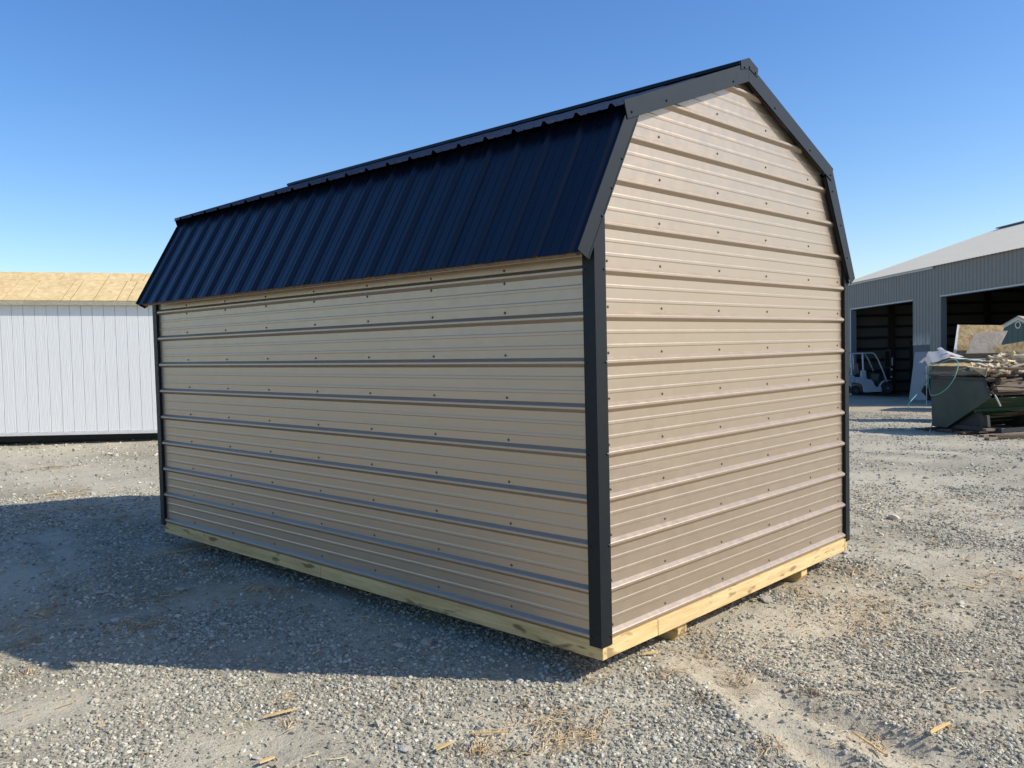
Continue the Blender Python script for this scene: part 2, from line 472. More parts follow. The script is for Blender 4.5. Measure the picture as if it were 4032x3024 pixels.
# ================================================================== SETTING: the yard
STRAW = [(1344 + x / 1.62, 2000 + y / 1.62, r, k) for x, y, r, k in
         ((1380, 1490, .16, 60), (890, 1565, .17, 80), (1270, 1375, .15, 50), (1195, 1285, .10, 26), (1545, 1480, .16, 60), (1340, 1525, .1, 30),
          (1480, 1290, .10, 24), (215, 1300, .10, 16), (385, 1155, .07, 14), (1565, 1110, .07, 14), (1480, 1050, .14, 40), (2110, 1060, .08, 20), (1660, 1385, .1, 24), (1110, 1575, .12, 34))]
STRAW += [(2688 + x / 1.253, 1700 + y / 1.253, r, k) for x, y, r, k in
          ((290, 1230, .13, 34), (680, 1305, .16, 44), (140, 1330, .12, 26), (110, 1090, .26, 70), (820, 695, .34, 60), (1650, 730, .4, 60), (890, 960, .3, 50),
           (960, 870, .3, 40), (840, 835, .2, 24), (1290, 1490, .14, 24), (430, 1590, .2, 24), (1000, 1350, .12, 18), (600, 790, .2, 26), (970, 1560, .15, 24), (310, 1300, .1, 20), (50, 1010, .2, 30))]
STRAW += [(x / 1.3557, 1800 + y / 1.3557, r, k) for x, y, r, k in
          ((740, 920, .2, 60), (870, 755, .22, 50), (130, 1010, .2, 40), (1480, 730, .25, 40), (1330, 720, .2, 30), (80, 930, .15, 30), (160, 855, .2, 40),
           (430, 285, .5, 60), (690, 320, .5, 40), (150, 1165, .12, 26), (640, 905, .12, 30), (1500, 1310, .1, 22), (1540, 1450, .1, 18), (280, 60, .5, 30), (330, 200, .5, 50), (1140, 580, .3, 36))]
STRAW_W = [(gnd(px, py), r, k) for px, py, r, k in STRAW]
_g = [(2800 + 0, 2640, .0, 0)]
BAND = [gnd(x, y) for x, y in ((3345, 1603), (3440, 1610), (3560, 1618), (3660, 1620))]

DUST_P = [(gnd(px, py), r) for px, py, r in ((420, 2740, .38), (150, 2790, .35), (560, 2710, .3), (1960, 2900, .45), (2150, 2880, .4), (2380, 2760, .4), (1750, 2880, .35),
          (2700, 2480, .5), (3000, 2560, .5), (3100, 2450, .6), (3300, 2650, .4), (800, 2980, .4), (1100, 2900, .3), (2430, 2650, .25), (3500, 1900, 1.6), (3750, 2000, 1.2), (3650, 2200, .8), (300, 1850, 1.5), (100, 1790, 1.6), (1300, 2420, .7), (900, 2330, .6), (1450, 2520, .35))]

_td = gnd(3680, 3020) - gnd(2690, 2600); _td /= np.hypot(_td[0], _td[1]); DX, DY = _td[0], _td[1]
def dust_mask(x, y):
    # wheel-worn streaks run one way across the yard
    a_ = (x * DX + y * DY); c_ = (x * DY - y * DX)
    d = np.clip((fbm(a_ * 0.35 + 7, c_ * 1.7, 21, 5) - 0.5) * 4.2 + 0.22, 0, 1)
    d = np.maximum(d, 0.8 * np.clip((fbm(x * 0.8, y * 0.8, 27, 5) - 0.55) * 4.5, 0, 1))
    for s in TRACKS[:3]:
        d = np.maximum(d, 1.0 * np.exp(-(seg_dist(x, y, s) / (s[4] * 1.7)) ** 4))
    wob = (fbm(x * 3, y * 3, 33, 3) - 0.5) * 1.2
    for p, r in DUST_P:
        dd = np.hypot(x - p[0], y - p[1]) / r + wob
        d = np.maximum(d, np.clip(1.25 - dd, 0, 1))
    return np.clip(d, 0, 1)

def track_mask(x, y):
    d = np.zeros_like(x)
    for s in TRACKS[:3]: d = np.maximum(d, np.exp(-(seg_dist(x, y, s) / (s[4] * 1.5)) ** 4))
    return d

def axis_coords(lo, hi, fine0, fine1, step, grow=1.12):
    a = list(np.arange(fine0, fine1, step))
    s = step; x = fine1
    while x < hi: a.append(x); s *= grow; x += s
    s = step; x = fine0 - step; b = []
    while x > lo: b.append(x); s *= grow; x -= s
    return np.array(sorted(b + a + [lo, hi]))

gx = axis_coords(-500, 600, -4.0, 6.0, 0.045); gy = axis_coords(-500, 600, -3.5, 7.0, 0.045)
X, Y = np.meshgrid(gx, gy, indexing='ij')
Z = ground_z(X, Y)
nx, ny = X.shape
me = bpy.data.meshes.new('gravel_yard')
me.vertices.add(nx * ny)
me.vertices.foreach_set('co', np.stack([X, Y, Z], -1).reshape(-1).astype(np.float32))
ii, jj = np.meshgrid(np.arange(nx - 1), np.arange(ny - 1), indexing='ij')
a = (ii * ny + jj).reshape(-1)
quads = np.stack([a, a + ny, a + ny + 1, a + 1], -1).reshape(-1)
nf = len(a)
me.loops.add(nf * 4); me.loops.foreach_set('vertex_index', quads.astype(np.int32))
me.polygons.add(nf); me.polygons.foreach_set('loop_start', (np.arange(nf) * 4).astype(np.int32))
me.polygons.foreach_set('use_smooth', np.ones(nf, bool))
me.update(calc_edges=True)
dattr = me.attributes.new('dust', 'FLOAT', 'POINT')
dattr.data.foreach_set('value', (dust_mask(X, Y) * 0.9).reshape(-1).astype(np.float32))
sm = np.zeros_like(X)
for p, r, k in STRAW_W:
    if r > 0.11: sm = np.maximum(sm, 0.40 * np.exp(-(np.hypot(X - p[0], Y - p[1]) / r) ** 2) * np.clip(fbm(X * 9, Y * 9, 5, 3) * 3 - 1, 0, 1))
for i in range(3):
    s = (BAND[i][0], BAND[i][1], BAND[i + 1][0], BAND[i + 1][1])
    sm = np.maximum(sm, 0.8 * np.exp(-(seg_dist(X, Y, s) / 1.3) ** 2))
sattr = me.attributes.new('straw', 'FLOAT', 'POINT')
sattr.data.foreach_set('value', sm.reshape(-1).astype(np.float32))
me.materials.append(M['ground'])
yard = bpy.data.objects.new('gravel_yard', me); COL.objects.link(yard)
tag(yard, 'pale grey crushed stone yard with dusty worn tracks', 'ground', kind='structure')

# loose gravel: points of the yard that carry small crushed stones
def gravel_points(n, r0, r1, smin, smax, power, keep_dust):
    ang = RNG.uniform(-0.86, 0.86, n)
    rad = np.sqrt(RNG.uniform(r0 * r0, r1 * r1, n))
    fh = np.array([math.sin(YAW), math.cos(YAW)]); rh = np.array([math.cos(YAW), -math.sin(YAW)])
    x = CAM[0] + rad * (np.cos(ang) * fh[0] + np.sin(ang) * rh[0])
    y = CAM[1] + rad * (np.cos(ang) * fh[1] + np.sin(ang) * rh[1])
    d = dust_mask(x, y); clump = np.clip((fbm(x * 2.1, y * 2.1, 77, 4) - 0.30) * 3.2, 0.12, 1.0)
    keep = RNG.uniform(0, 1, n) < (1 - d * (1 - keep_dust)) * clump * (1 - 0.85 * track_mask(x, y))
    inside = (x > 0.3) & (x < 2.7) & (y > 1.2) & (y < 4.6)
    keep &= ~inside
    x, y, d = x[keep], y[keep], d[keep]
    s = smin + (smax - smin) * RNG.uniform(0, 1, len(x)) ** power
    return x, y, s
parts = [gravel_points(500000, 2.4, 6.0, 0.0026, 0.0135, 4.6, 0.28), gravel_points(290000, 5.6, 12, 0.0045, 0.018, 4.2, 0.28), gravel_points(140000, 11.5, 30, 0.008, 0.028, 4.5, 0.4),
         gravel_points(1100, 2.4, 12, 0.012, 0.024, 3, 0.5)]
gxp = np.concatenate([p[0] for p in parts]); gyp = np.concatenate([p[1] for p in parts]); gs = np.concatenate([p[2] for p in parts])
n = len(gxp)
pm = bpy.data.meshes.new('gravel')
pm.vertices.add(n)
pm.vertices.foreach_set('co', np.stack([gxp, gyp, ground_z(gxp, gyp) + gs * 0.12], -1).reshape(-1).astype(np.float32))
pa = pm.attributes.new('rad', 'FLOAT_VECTOR', 'POINT')
sc3 = gs[:, None] * np.stack([RNG.uniform(0.8, 1.25, n), RNG.uniform(0.65, 1.0, n), RNG.uniform(0.45, 0.85, n)], -1)
pa.data.foreach_set('vector', sc3.reshape(-1).astype(np.float32))
pr = pm.attributes.new('rot', 'FLOAT_VECTOR', 'POINT')
pr.data.foreach_set('vector', np.stack([RNG.uniform(-0.5, 0.5, n), RNG.uniform(-0.5, 0.5, n), RNG.uniform(0, 6.28, n)], -1).reshape(-1).astype(np.float32))
pt = pm.attributes.new('tone', 'FLOAT', 'POINT'); pt.data.foreach_set('value', (RNG.beta(1.5, 1.7, n) * 0.985 + (RNG.uniform(0, 1, n) > 0.992) * 0.5).clip(0, 1).astype(np.float32))
pk = pm.attributes.new('pick', 'INT', 'POINT'); pk.data.foreach_set('value', RNG.integers(0, 8, n).astype(np.int32))
gravel = bpy.data.objects.new('gravel', pm); COL.objects.link(gravel)
tag(gravel, 'loose crushed limestone gravel strewn over the yard', 'gravel', kind='stuff')
ng = bpy.data.node_groups.new('scatter_stones', 'GeometryNodeTree')
ng.interface.new_socket('Geometry', in_out='INPUT', socket_type='NodeSocketGeometry')
ng.interface.new_socket('Geometry', in_out='OUTPUT', socket_type='NodeSocketGeometry')
N = ng.nodes; L = ng.links
gi = N.new('NodeGroupInput'); go = N.new('NodeGroupOutput')
g2i = N.new('GeometryNodeGeometryToInstance')
for k in range(8):
    ico = N.new('GeometryNodeMeshIcoSphere'); ico.inputs['Radius'].default_value = 1; ico.inputs['Subdivisions'].default_value = 2
    nz = N.new('ShaderNodeTexNoise'); nz.noise_dimensions = '4D'; nz.inputs['W'].default_value = k * 7.3; nz.inputs['Scale'].default_value = 0.9; nz.inputs['Detail'].default_value = 2.0
    vs = N.new('ShaderNodeVectorMath'); vs.operation = 'MULTIPLY_ADD'
    vs.inputs[1].default_value = (1.7, 1.7, 1.7); vs.inputs[2].default_value = (-0.85, -0.85, -0.85)
    sp = N.new('GeometryNodeSetPosition'); smn = N.new('GeometryNodeSetMaterial'); smn.inputs['Material'].default_value = M['stones']
    shd = N.new('GeometryNodeSetShadeSmooth'); shd.inputs['Shade Smooth'].default_value = False
    L.new(ico.outputs['Mesh'], shd.inputs[0]); L.new(shd.outputs[0], sp.inputs['Geometry'])
    L.new(nz.outputs['Color'], vs.inputs[0]); L.new(vs.outputs[0], sp.inputs['Offset'])
    L.new(sp.outputs[0], smn.inputs['Geometry']); L.new(smn.outputs[0], g2i.inputs[0])
iop = N.new('GeometryNodeInstanceOnPoints'); iop.inputs['Pick Instance'].default_value = True
def named(nm, typ):
    q = N.new('GeometryNodeInputNamedAttribute'); q.data_type = typ; q.inputs['Name'].default_value = nm
    return q.outputs['Attribute']
L.new(gi.outputs[0], iop.inputs['Points']); L.new(g2i.outputs[0], iop.inputs['Instance'])
L.new(named('pick', 'INT'), iop.inputs['Instance Index'])
L.new(named('rot', 'FLOAT_VECTOR'), iop.inputs['Rotation']); L.new(named('rad', 'FLOAT_VECTOR'), iop.inputs['Scale'])
L.new(iop.outputs[0], go.inputs[0])
md = gravel.modifiers.new('scatter', 'NODES'); md.node_group = ng

# ================================================================== the metal shed
S = thing('metal_shed', 'taupe ribbed metal shed with black gambrel roof and black corner trim on wooden skids', 'shed', (0, 0, 0))
PITCH_W = 0.2286

def rib_profile(s0, s1, phase, pitch, major=0.0212, minor=0.0016):
    pts = []
    k0 = int(math.floor((s0 - phase) / pitch)) - 1; k1 = int(math.ceil((s1 - phase) / pitch)) + 1
    for k in range(k0, k1 + 1):
        c = phase + k * pitch
        pts += [(c - .0245, 0), (c - .0085, major * .9), (c - .005, major), (c + .005, major), (c + .0085, major * .9), (c + .0245, 0)]
        for o in (0.345, 0.655):
            m = c + pitch * o
            pts += [(m - .011, 0), (m - .0055, minor), (m + .0055, minor), (m + .011, 0)]
    pts = sorted(pts)
    def hh(s):
        for (a, ha), (b, hb) in zip(pts[:-1], pts[1:]):
            if a <= s <= b: return ha + (hb - ha) * (s - a) / max(b - a, 1e-9)
        return 0.0
    return [(s0, hh(s0))] + [p for p in pts if s0 < p[0] < s1] + [(s1, hh(s1))]

def wall_panel(name, z0, z1, pos, m, parent, breaks=(), phase=0.0):
    """horizontal ribs: pos(z, h) gives the left and right end of the line at height z, rib height h"""
    prof = rib_profile(z0, z1, phase, PITCH_W)
    zs = sorted(set([p[0] for p in prof] + [b for b in breaks if z0 < b < z1]))
    pz = [p[0] for p in prof]; ph = [p[1] for p in prof]
    mb = MB(); rows = []
    for z in zs:
        h = float(np.interp(z, pz, ph)); rows.append(pos(z, h))
    vs = []; fs = []
    for a, b in rows: vs += [a, b]
    for i in range(len(rows) - 1): fs.append((2 * i, 2 * i + 1, 2 * i + 3, 2 * i + 2))
    # lower lip of the sheet
    mb.add(vs, fs)
    o = mb.build(name, m, parent)
    return o

LOW, TOPW = -0.055, 1.96
def side_pos(z, h): return ((0.0212 - h, 4.868, z + ZO), (0.0212 - h, 0.012, z + ZO))
def right_pos(z, h): return ((2.964 + h, 0.012, z + ZO), (2.964 + h, 4.868, z + ZO))
def gl(z): return 0.012 if z < 1.99 else (0.012 + (0.285 - 0.012) * (z - 1.99) / (2.615 - 1.99) if z < 2.615 else 0.285 + (1.494 - 0.285) * (z - 2.615) / (3.05 - 2.615))
def gr(z): return 2.958 if z < 2.04 else (2.958 + (2.645 - 2.958) * (z - 2.04) / (2.59 - 2.04) if z < 2.59 else 2.645 + (1.494 - 2.645) * (z - 2.59) / (3.05 - 2.59))
def gab_pos(z, h): return ((gl(z), 0.0212 - h, z + ZO), (gr(z), 0.0212 - h, z + ZO))
def back_pos(z, h): return ((gr(z), 4.858 + h, z + ZO), (gl(z), 4.858 + h, z + ZO))
edges = [LOW] + [k * 4 * PITCH_W - 0.0236 for k in (1, 2, 3)]
for pos, top in ((side_pos, TOPW), (right_pos, TOPW), (gab_pos, 3.05), (back_pos, 3.05)):
    es = [e for e in edges if e < top] + [top]
    for z0, z1 in zip(es[:-1], es[1:]):
        wall_panel('wall_panel', z0, z1, pos, M['taupe'], S, (1.99, 2.04, 2.615, 2.59))

# floor deck and framing that close the box
MB().box((0.05, 0.05, ZO - 0.112 + 0.09), (2.94, 4.83, ZO - 0.03)).build('floor_deck', M['treated_y'], S)
# sill boards
zb, zt = ZO - 0.110, ZO - 0.022
MB().box((0.010, 0.0, zb), (0.048, 2.4535, zt)).build('sill_board', M['treated_y'], S, bevel=0.002)
MB().box((0.0105, 2.4565, zb - .001), (0.0485, 4.868, zt)).build('sill_board', M['treated_y'], S, bevel=0.002)
MB().box((2.939, 0.0, zb), (2.977, 4.868, zt)).build('sill_board', M['treated_y'], S, bevel=0.002)
MB().box((0.0485, 0.003, zb), (0.4965, 0.041, zt)).build('end_board', M['treated_x'], S, bevel=0.002)
MB().box((0.4985, 0.0015, zb - .001), (2.9385, 0.0395, zt)).build('end_board', M['treated_x'], S, bevel=0.002)
MB().box((0.0485, 4.827, zb), (2.9385, 4.865, zt)).build('end_board', M['treated_x'], S, bevel=0.002)
for x0 in (0.762, 2.320):
    poly = [(x0, 0.05, zb), (x0, 4.82, zb), (x0, 4.82, zb - .075), (x0, 4.78, -0.006), (x0, 0.09, -0.006), (x0, 0.05, zb - .075)]
    MB().prism(poly, (0.092, 0, 0)).build('skid', M['treated_y'], S, bevel=0.003)
for yj in np.arange(0.45, 4.7, 0.406):
    MB().box((0.049, yj, zb + .002), (2.938, yj + .038, zt - .012)).build('floor_joist', M['treated_x'], S)

# corner trim: two legs and the turned-in edges
def corner_trim(cx, cy, sx, sy, lx, ly, ztop_x, ztop_y, z0=-0.045):
    t = 0.004; mb = MB()
    z0 += ZO; ztx = ztop_x + ZO; zty = ztop_y + ZO
    # leg lying in the gable plane, then leg lying in the side plane
    def bx(x0, y0, x1, y1, za, zb_): mb.box((min(x0, x1), min(y0, y1), za), (max(x0, x1), max(y0, y1), zb_))
    bx(cx, cy, cx + sx * lx, cy + sy * t, z0, ztx)
    bx(cx, cy + sy * t, cx + sx * t, cy + sy * ly, z0, zty)
    bx(cx + sx * (lx - t), cy + sy * t, cx + sx * lx, cy + sy * 0.024, z0 + .01, ztx)
    bx(cx + sx * t, cy + sy * (ly - t), cx + sx * 0.024, cy + sy * ly, z0 + .01, zty)
    return mb.build('corner_trim', M['black'], S)
corner_trim(-0.004, -0.004, 1, 1, 0.089, 0.076, 2.10, 1.93)
corner_trim(3.022, -0.004, -1, 1, 0.066, 0.08, 2.06, 1.93)
corner_trim(-0.004, 4.915, 1, -1, 0.089, 0.070, 2.10, 1.93)
corner_trim(3.010, 4.890, -1, -1, 0.08, 0.076, 2.06, 1.93)

# roof panels: ribs run up the slope
def roof_panels(E, T, nrm, count_label):
    E = np.array(E); T = np.array(T); nrm = np.array(nrm) / np.linalg.norm(nrm)
    y0, y1 = -0.020, 4.893; pitch = 0.2245; ph = 0.034
    bounds = [y0] + [ph + pitch * (4 * k) - 0.0236 for k in range(1, 6)] + [y1]
    for a, b in zip(bounds[:-1], bounds[1:]):
        if b - a < 0.02: continue
        prof = rib_profile(a, b, ph, pitch, 0.020, 0.0026)
        vs = []; fs = []
        for (s, h) in prof:
            for Q in (E, T):
                p = Q + nrm * h
                vs.append((p[0], s, p[1] + ZO))
        for i in range(len(prof) - 1): fs.append((2 * i, 2 * i + 1, 2 * i + 3, 2 * i + 2))
        MB().add(vs, fs).build('roof_panel', M['black_roof'], S, thick=0.0012)
roof_panels((-0.146, 1.897), (0.290, 2.657), (-0.867, 0.4975), 6)
roof_panels((0.206, 2.646), (1.4955, 3.112), (-0.340, 0.940), 6)
roof_panels((3.077, 1.897), (2.680, 2.629), (0.867, 0.47), 6)
roof_panels((2.718, 2.632), (1.4965, 3.112), (0.368, 0.930), 6)
# roof boarding under the sheets keeps the light out
for a, b in (((-0.122, 1.900), (0.285, 2.61)), ((0.36, 2.672), (1.495, 3.085)), ((3.050, 1.900), (2.665, 2.60)), ((2.58, 2.66), (1.495, 3.085))):
    a = np.array(a); b = np.array(b); dd = (b - a) / np.linalg.norm(b - a); nn = np.array((-dd[1], dd[0]))
    if nn[1] < 0: nn = -nn
    poly = [(p[0], 0.022, p[1] + ZO) for p in (a - nn * .006, b - nn * .006, b - nn * .03, a - nn * .03)]
    MB().prism(poly, (0, 4.838, 0)).build('roof_board', M['drift'], S)

# rake fascia, near gable: lower strips first, upper strips lap over them
def strip(poly, y0, t, name='rake_trim'):
    return MB().prism([(x, y0, z + ZO) for x, z in poly], (0, t, 0)).build(name, M['black'], S, bevel=0.0012)
def hem(a, b, y0, w=0.011):
    """turned edge along a rake strip"""
    a = np.array(a); b = np.array(b); d = (b - a) / np.linalg.norm(b - a); n_ = np.array((-d[1], d[0])) * w
    return [(a[0], a[1]), (b[0], b[1]), (b[0] + n_[0], b[1] + n_[1]), (a[0] + n_[0], a[1] + n_[1])]
for ye, sg in ((-0.028, 1), (4.898, -1)):
    o1 = ye; o2 = ye - 0.006 * sg
    tt = 0.005 * sg
    strip([(-0.158, 1.908), (-0.076, 1.864), (0.358, 2.620), (0.236, 2.600)], o1, tt)
    strip(hem((-0.076, 1.864), (0.345, 2.597), o1, 0.010), o1 - .0022 * sg, .002 * sg, 'rake_hem')
    strip([(0.221, 2.673), (0.250, 2.583), (1.494, 3.022), (1.494, 3.134)], o2, tt)
    strip([(3.090, 1.906), (3.009, 1.860), (2.595, 2.602), (2.712, 2.640)], o1, tt)
    strip([(1.4945, 3.134), (1.4945, 3.022), (2.672, 2.572), (2.702, 2.662)], o2, tt)
    # soffit return that closes the gap between strip and siding
    for (a, b) in (((-0.07, 1.872), (0.35, 2.605)), ((0.262, 2.592), (1.494, 3.028)), ((1.495, 3.028), (2.66, 2.582)), ((2.60, 2.59), (3.003, 1.868))):
        a = np.array(a); b = np.array(b)
        y_a = o1 + 0.006 * sg
        MB().prism([(a[0], y_a, a[1] + ZO), (b[0], y_a, b[1] + ZO), (b[0], y_a, b[1] + .002 + ZO), (a[0], y_a, a[1] + .002 + ZO)], (0, 0.020 * sg, 0)).build('rake_return', M['black'], S)
# ridge cap: bent sheet with turned-down edges, and its folded end tabs
capL, capT, capR = np.array((1.384, 3.120)), np.array((1.496, 3.162)), np.array((1.609, 3.119))
sect = [(capL[0] - .002, capL[1] - .020), tuple(capL), tuple(capT), tuple(capR), (capR[0] + .002, capR[1] - .018)]
vs = []; fs = []
for (x, z) in sect: vs += [(x, -0.035, z + ZO), (x, 4.905, z + ZO)]
for i in range(len(sect) - 1): fs.append((2 * i, 2 * i + 1, 2 * i + 3, 2 * i + 2))
MB().add(vs, fs).build('ridge_cap', M['black'], S, thick=0.0015)
for yy, sg in ((-0.038, 1), (4.906, -1)):
    strip([(1.392, 3.124), (1.398, 3.072), (1.497, 3.098), (1.596, 3.066), (1.606, 3.122), (1.496, 3.163)], yy, .0025 * sg, 'ridge_end_tab')

# screws
def screw_mesh(name, m, r=0.0062):
    mb = MB()
    mb.lathe((0, 0, 0), (0, 0, 1), [(0.0, r * 1.25), (0.0015, r * 1.25), (0.0015, r * .8), (0.005, r * .75), (0.0062, r * .4)], 8)
    me_ = bpy.data.meshes.new(name)
    me_.from_pydata(mb.v, [], mb.f); me_.materials.append(m)
    return me_
SM_T = screw_mesh('screw', M['screw_taupe']); SM_B = screw_mesh('trim_screw', M['screw_black'], 0.0066)
def screw(me_, p, nrm, name):
    o = bpy.data.objects.new(name, me_); COL.objects.link(o); o.parent = S
    o.location = (p[0], p[1], p[2]); o.rotation_euler = Vector(nrm).to_track_quat('Z', 'Y').to_euler()
for k in range(0, 13):
    z = k * PITCH_W + 0.044
    for x in (0.125, 0.602, 1.208, 1.802, 2.409, 2.88):
        if z < 2.0 and x < 2.8 or (x > gl(z) + 0.12 and x < gr(z) - 0.12) or (x > 2.8 and z < 2.0):
            j = random.uniform(-.008, .008)
            screw(SM_T, (x + j, 0.0210, z + ZO + j * .5), (0, -1, 0), 'screw')
for x in (0.115, 0.602, 1.208, 1.802, 2.409, 2.89): screw(SM_T, (x, 0.0210, ZO - 0.034), (0, -1, 0), 'screw')
for k in range(0, 8):
    z = k * PITCH_W + 0.040
    for y in (4.32, 3.671, 3.067, 2.442, 1.844, 1.227, 0.63): screw(SM_T, (0.0210, y + random.uniform(-.006, .006), z + ZO), (-1, 0, 0), 'screw')
for z in (1.797, 1.866, -0.036):
    for y in (4.32, 3.671, 3.067, 2.442, 1.844, 1.227, 0.63): screw(SM_T, (0.0210, y, z + ZO), (-1, 0, 0), 'screw')
for k in (0, 2, 4, 6, 8):
    screw(SM_B, (0.072, -0.0042, k * PITCH_W + ZO), (0, -1, 0), 'trim_screw')
    screw(SM_B, (-0.0042, 0.060, k * PITCH_W + ZO), (-1, 0, 0), 'trim_screw')
    screw(SM_B, (-0.0042, 4.855, k * PITCH_W + ZO), (-1, 0, 0), 'trim_screw')
for k in (0, 2, 4, 5, 6, 8): screw(SM_B, (2.966, -0.0042, k * PITCH_W + ZO), (0, -1, 0), 'trim_screw')
for (x, z) in ((0.285, 2.624), (0.60, 2.74), (1.31, 2.985), (1.437, 3.092), (1.50, 3.108), (1.572, 3.088), (1.83, 2.925), (2.33, 2.735), (2.655, 2.61)):
    screw(SM_B, (x, -0.0345 if not 1.4 < x < 1.6 else -0.0385, z + ZO), (0, -1, 0), 'trim_screw')
for t in (0.12, 0.42, 0.74):
    x = 0.005 + (0.345 - 0.005) * 0; p0 = np.array((-0.062, 1.915)); p1 = np.array((0.325, 2.590)); p = p0 + (p1 - p0) * (0.16 + 0.30 * (t / 0.42))
    screw(SM_B, (p[0], -0.0285, p[1] + ZO), (0, -1, 0), 'trim_screw')
for zz, xx in ((2.277, 2.84), (2.503, 2.70), (2.05, 2.95)): screw(SM_B, (xx, -0.0285, zz + ZO), (0, -1, 0), 'trim_screw')

# ================================================================== the white shed behind, left
WA, WB = at(0, 1718, 16.65), at(640, 1704, 17.20)
wu = WB - WA; wu[2] = 0; wu /= np.linalg.norm(wu)                     # along the wall, left to right
wn_ = np.array((wu[1], -wu[0], 0.0))
if np.dot(wn_, CAM - WA) < 0: wn_ = -wn_                                # out of the wall, to the yard
WO = WA.copy(); zb0 = (WA[2] + WB[2]) / 2
wtilt = (WB[2] - WA[2]) / np.dot(WB - WA, wu)
def wpt(s, t, z): return WO + wu * s - wn_ * t + np.array((0, 0, z + wtilt * s))   # s along, t into the shed, z over trim bottom
W = thing('storage_shed', 'white painted wood-grain storage shed with bare strand board roof', 'shed', wpt(0.5, 0.5, -0.12))
def wpx(px, py, t=0.0):
    d = ray(px, py); o_ = WO - wn_ * t; k = np.dot(o_ - CAM, wn_) / np.dot(d, wn_); p = CAM + d * k
    s = np.dot(p - WO, wu); return s, p[2] - WO[2] - wtilt * s
groove_px = [x / 2.074 for x in (20, 116, 210, 303, 399, 494, 588, 681, 773, 865, 957, 1050, 1142, 1232)]
gs_ = [wpx(x, 1450)[0] for x in groove_px]
stp = (gs_[-1] - gs_[0]) / 13
gs_ = [gs_[0] - stp * k for k in range(12, 0, -1)] + gs_ + [gs_[-1] + stp * k for k in range(1, 14)]
z_bot = wpx(300, 1699)[1]; z_top = wpx(300, 1202)[1]
for a, b in zip(gs_[:-1], gs_[1:]):
    mid = (a + b) / 2
    mb = MB(); h = (z_top + 0.03 - z_bot)
    mb.obox(wpt(mid, -0.006, z_bot + h / 2), wu * ((b - a) / 2 - 0.0035), wn_ * 0.006, (0, 0, h / 2))
    mb.build('siding_board', M['siding'], W, bevel=0.0025)
s0, s1 = gs_[0], gs_[-1]
def wbox(sa, sb, ta, tb, za, zb_): 
    mb = MB(); return mb.obox(wpt((sa + sb) / 2, (ta + tb) / 2, (za + zb_) / 2), (wpt(sb, 0, 0) - wpt(sa, 0, 0)) / 2, wn_ * (tb - ta) / 2, (0, 0, (zb_ - za) / 2))
wbox(s0, s1, 0.0005, 2.4, z_bot - .02, z_top).build('wall', M['gap'], W)
wbox(s0 - .02, s1 + .02, -0.035, -0.0005, 0.0, z_bot - 0.004).build('skirt_board', M['white_trim'], W, bevel=0.003)
for t in (0.45, 1.9): wbox(s0, s1, t, t + .1, -0.16, -0.001).build('skid', M['dark'], W)
# fascia and roof
zf = wpx(300, 1186, -0.09)[1]; zfl = wpx(300, 1202, -0.09)[1]
SPLIT = wpx(94, 1190, -0.09)[0]
wbox(s0 - .1, SPLIT - .002, -0.11, -0.07, zfl, zf).build('fascia_board', M['bare_fascia'], W, bevel=0.003)
wbox(SPLIT + .002, s1 + .1, -0.11, -0.07, zfl, zf).build('fascia_board', M['bare_fascia'], W, bevel=0.003)
wbox(s0 - .1, s1 + .1, -0.07, 0.02, zfl + .02, zf - .02).build('soffit', M['white_trim'], W)
# ridge height chosen so that the ridge stands where the photograph has it
half = 1.28
zr = wpx(300, 1076, half)[1]
def rline(px): return wpx(px, 1182, -0.112)[0]
lower_lines = [rline(p) for p in (7, 94, 239, 275, 366, 456, 499)]
sl = np.array((half + 0.112, zr - zf)); frac = 0.70
def roof_sheet(sa, sb, fa, fb):
    def q(s, f, up): return wpt(s, -0.112 + sl[0] * f, zf + 0.004 + sl[1] * f + up)
    g = 0.008
    poly = [q(sa + g, fa + .002, 0), q(sb - g, fa + .002, 0), q(sb - g, fb - .002, 0), q(sa + g, fb - .002, 0)]
    MB().prism(poly, (0, 0, 0.014)).build('roof_sheet', M['osb_roof'], W)
ll = [s0 - .1] + [x for x in (lower_lines[0] - 2.0, lower_lines[0] - 1.0) if x > s0] + lower_lines + [lower_lines[-1] + 0.6, lower_lines[-1] + 1.7, s1 + .1]
for a, b in zip(ll[:-1], ll[1:]):
    if b > a + .02: roof_sheet(a, b, 0, frac)
up_l = [s0 - .1, lower_lines[2] - .3, lower_lines[4], lower_lines[5] + .05, lower_lines[6] + .1, s1 + .1]
for a, b in zip(up_l[:-1], up_l[1:]): roof_sheet(a, b, frac, 1.0)
poly = [wpt(s0 - .1, -0.10, zf - 0.012), wpt(s0 - .1, half, zr - .014), wpt(s0 - .1, 2 * half + .1, zf - .012)]
MB().prism(poly, wpt(s1 + .1, 0, 0) - wpt(s0 - .1, 0, 0)).build('roof_core', M['old'], W)

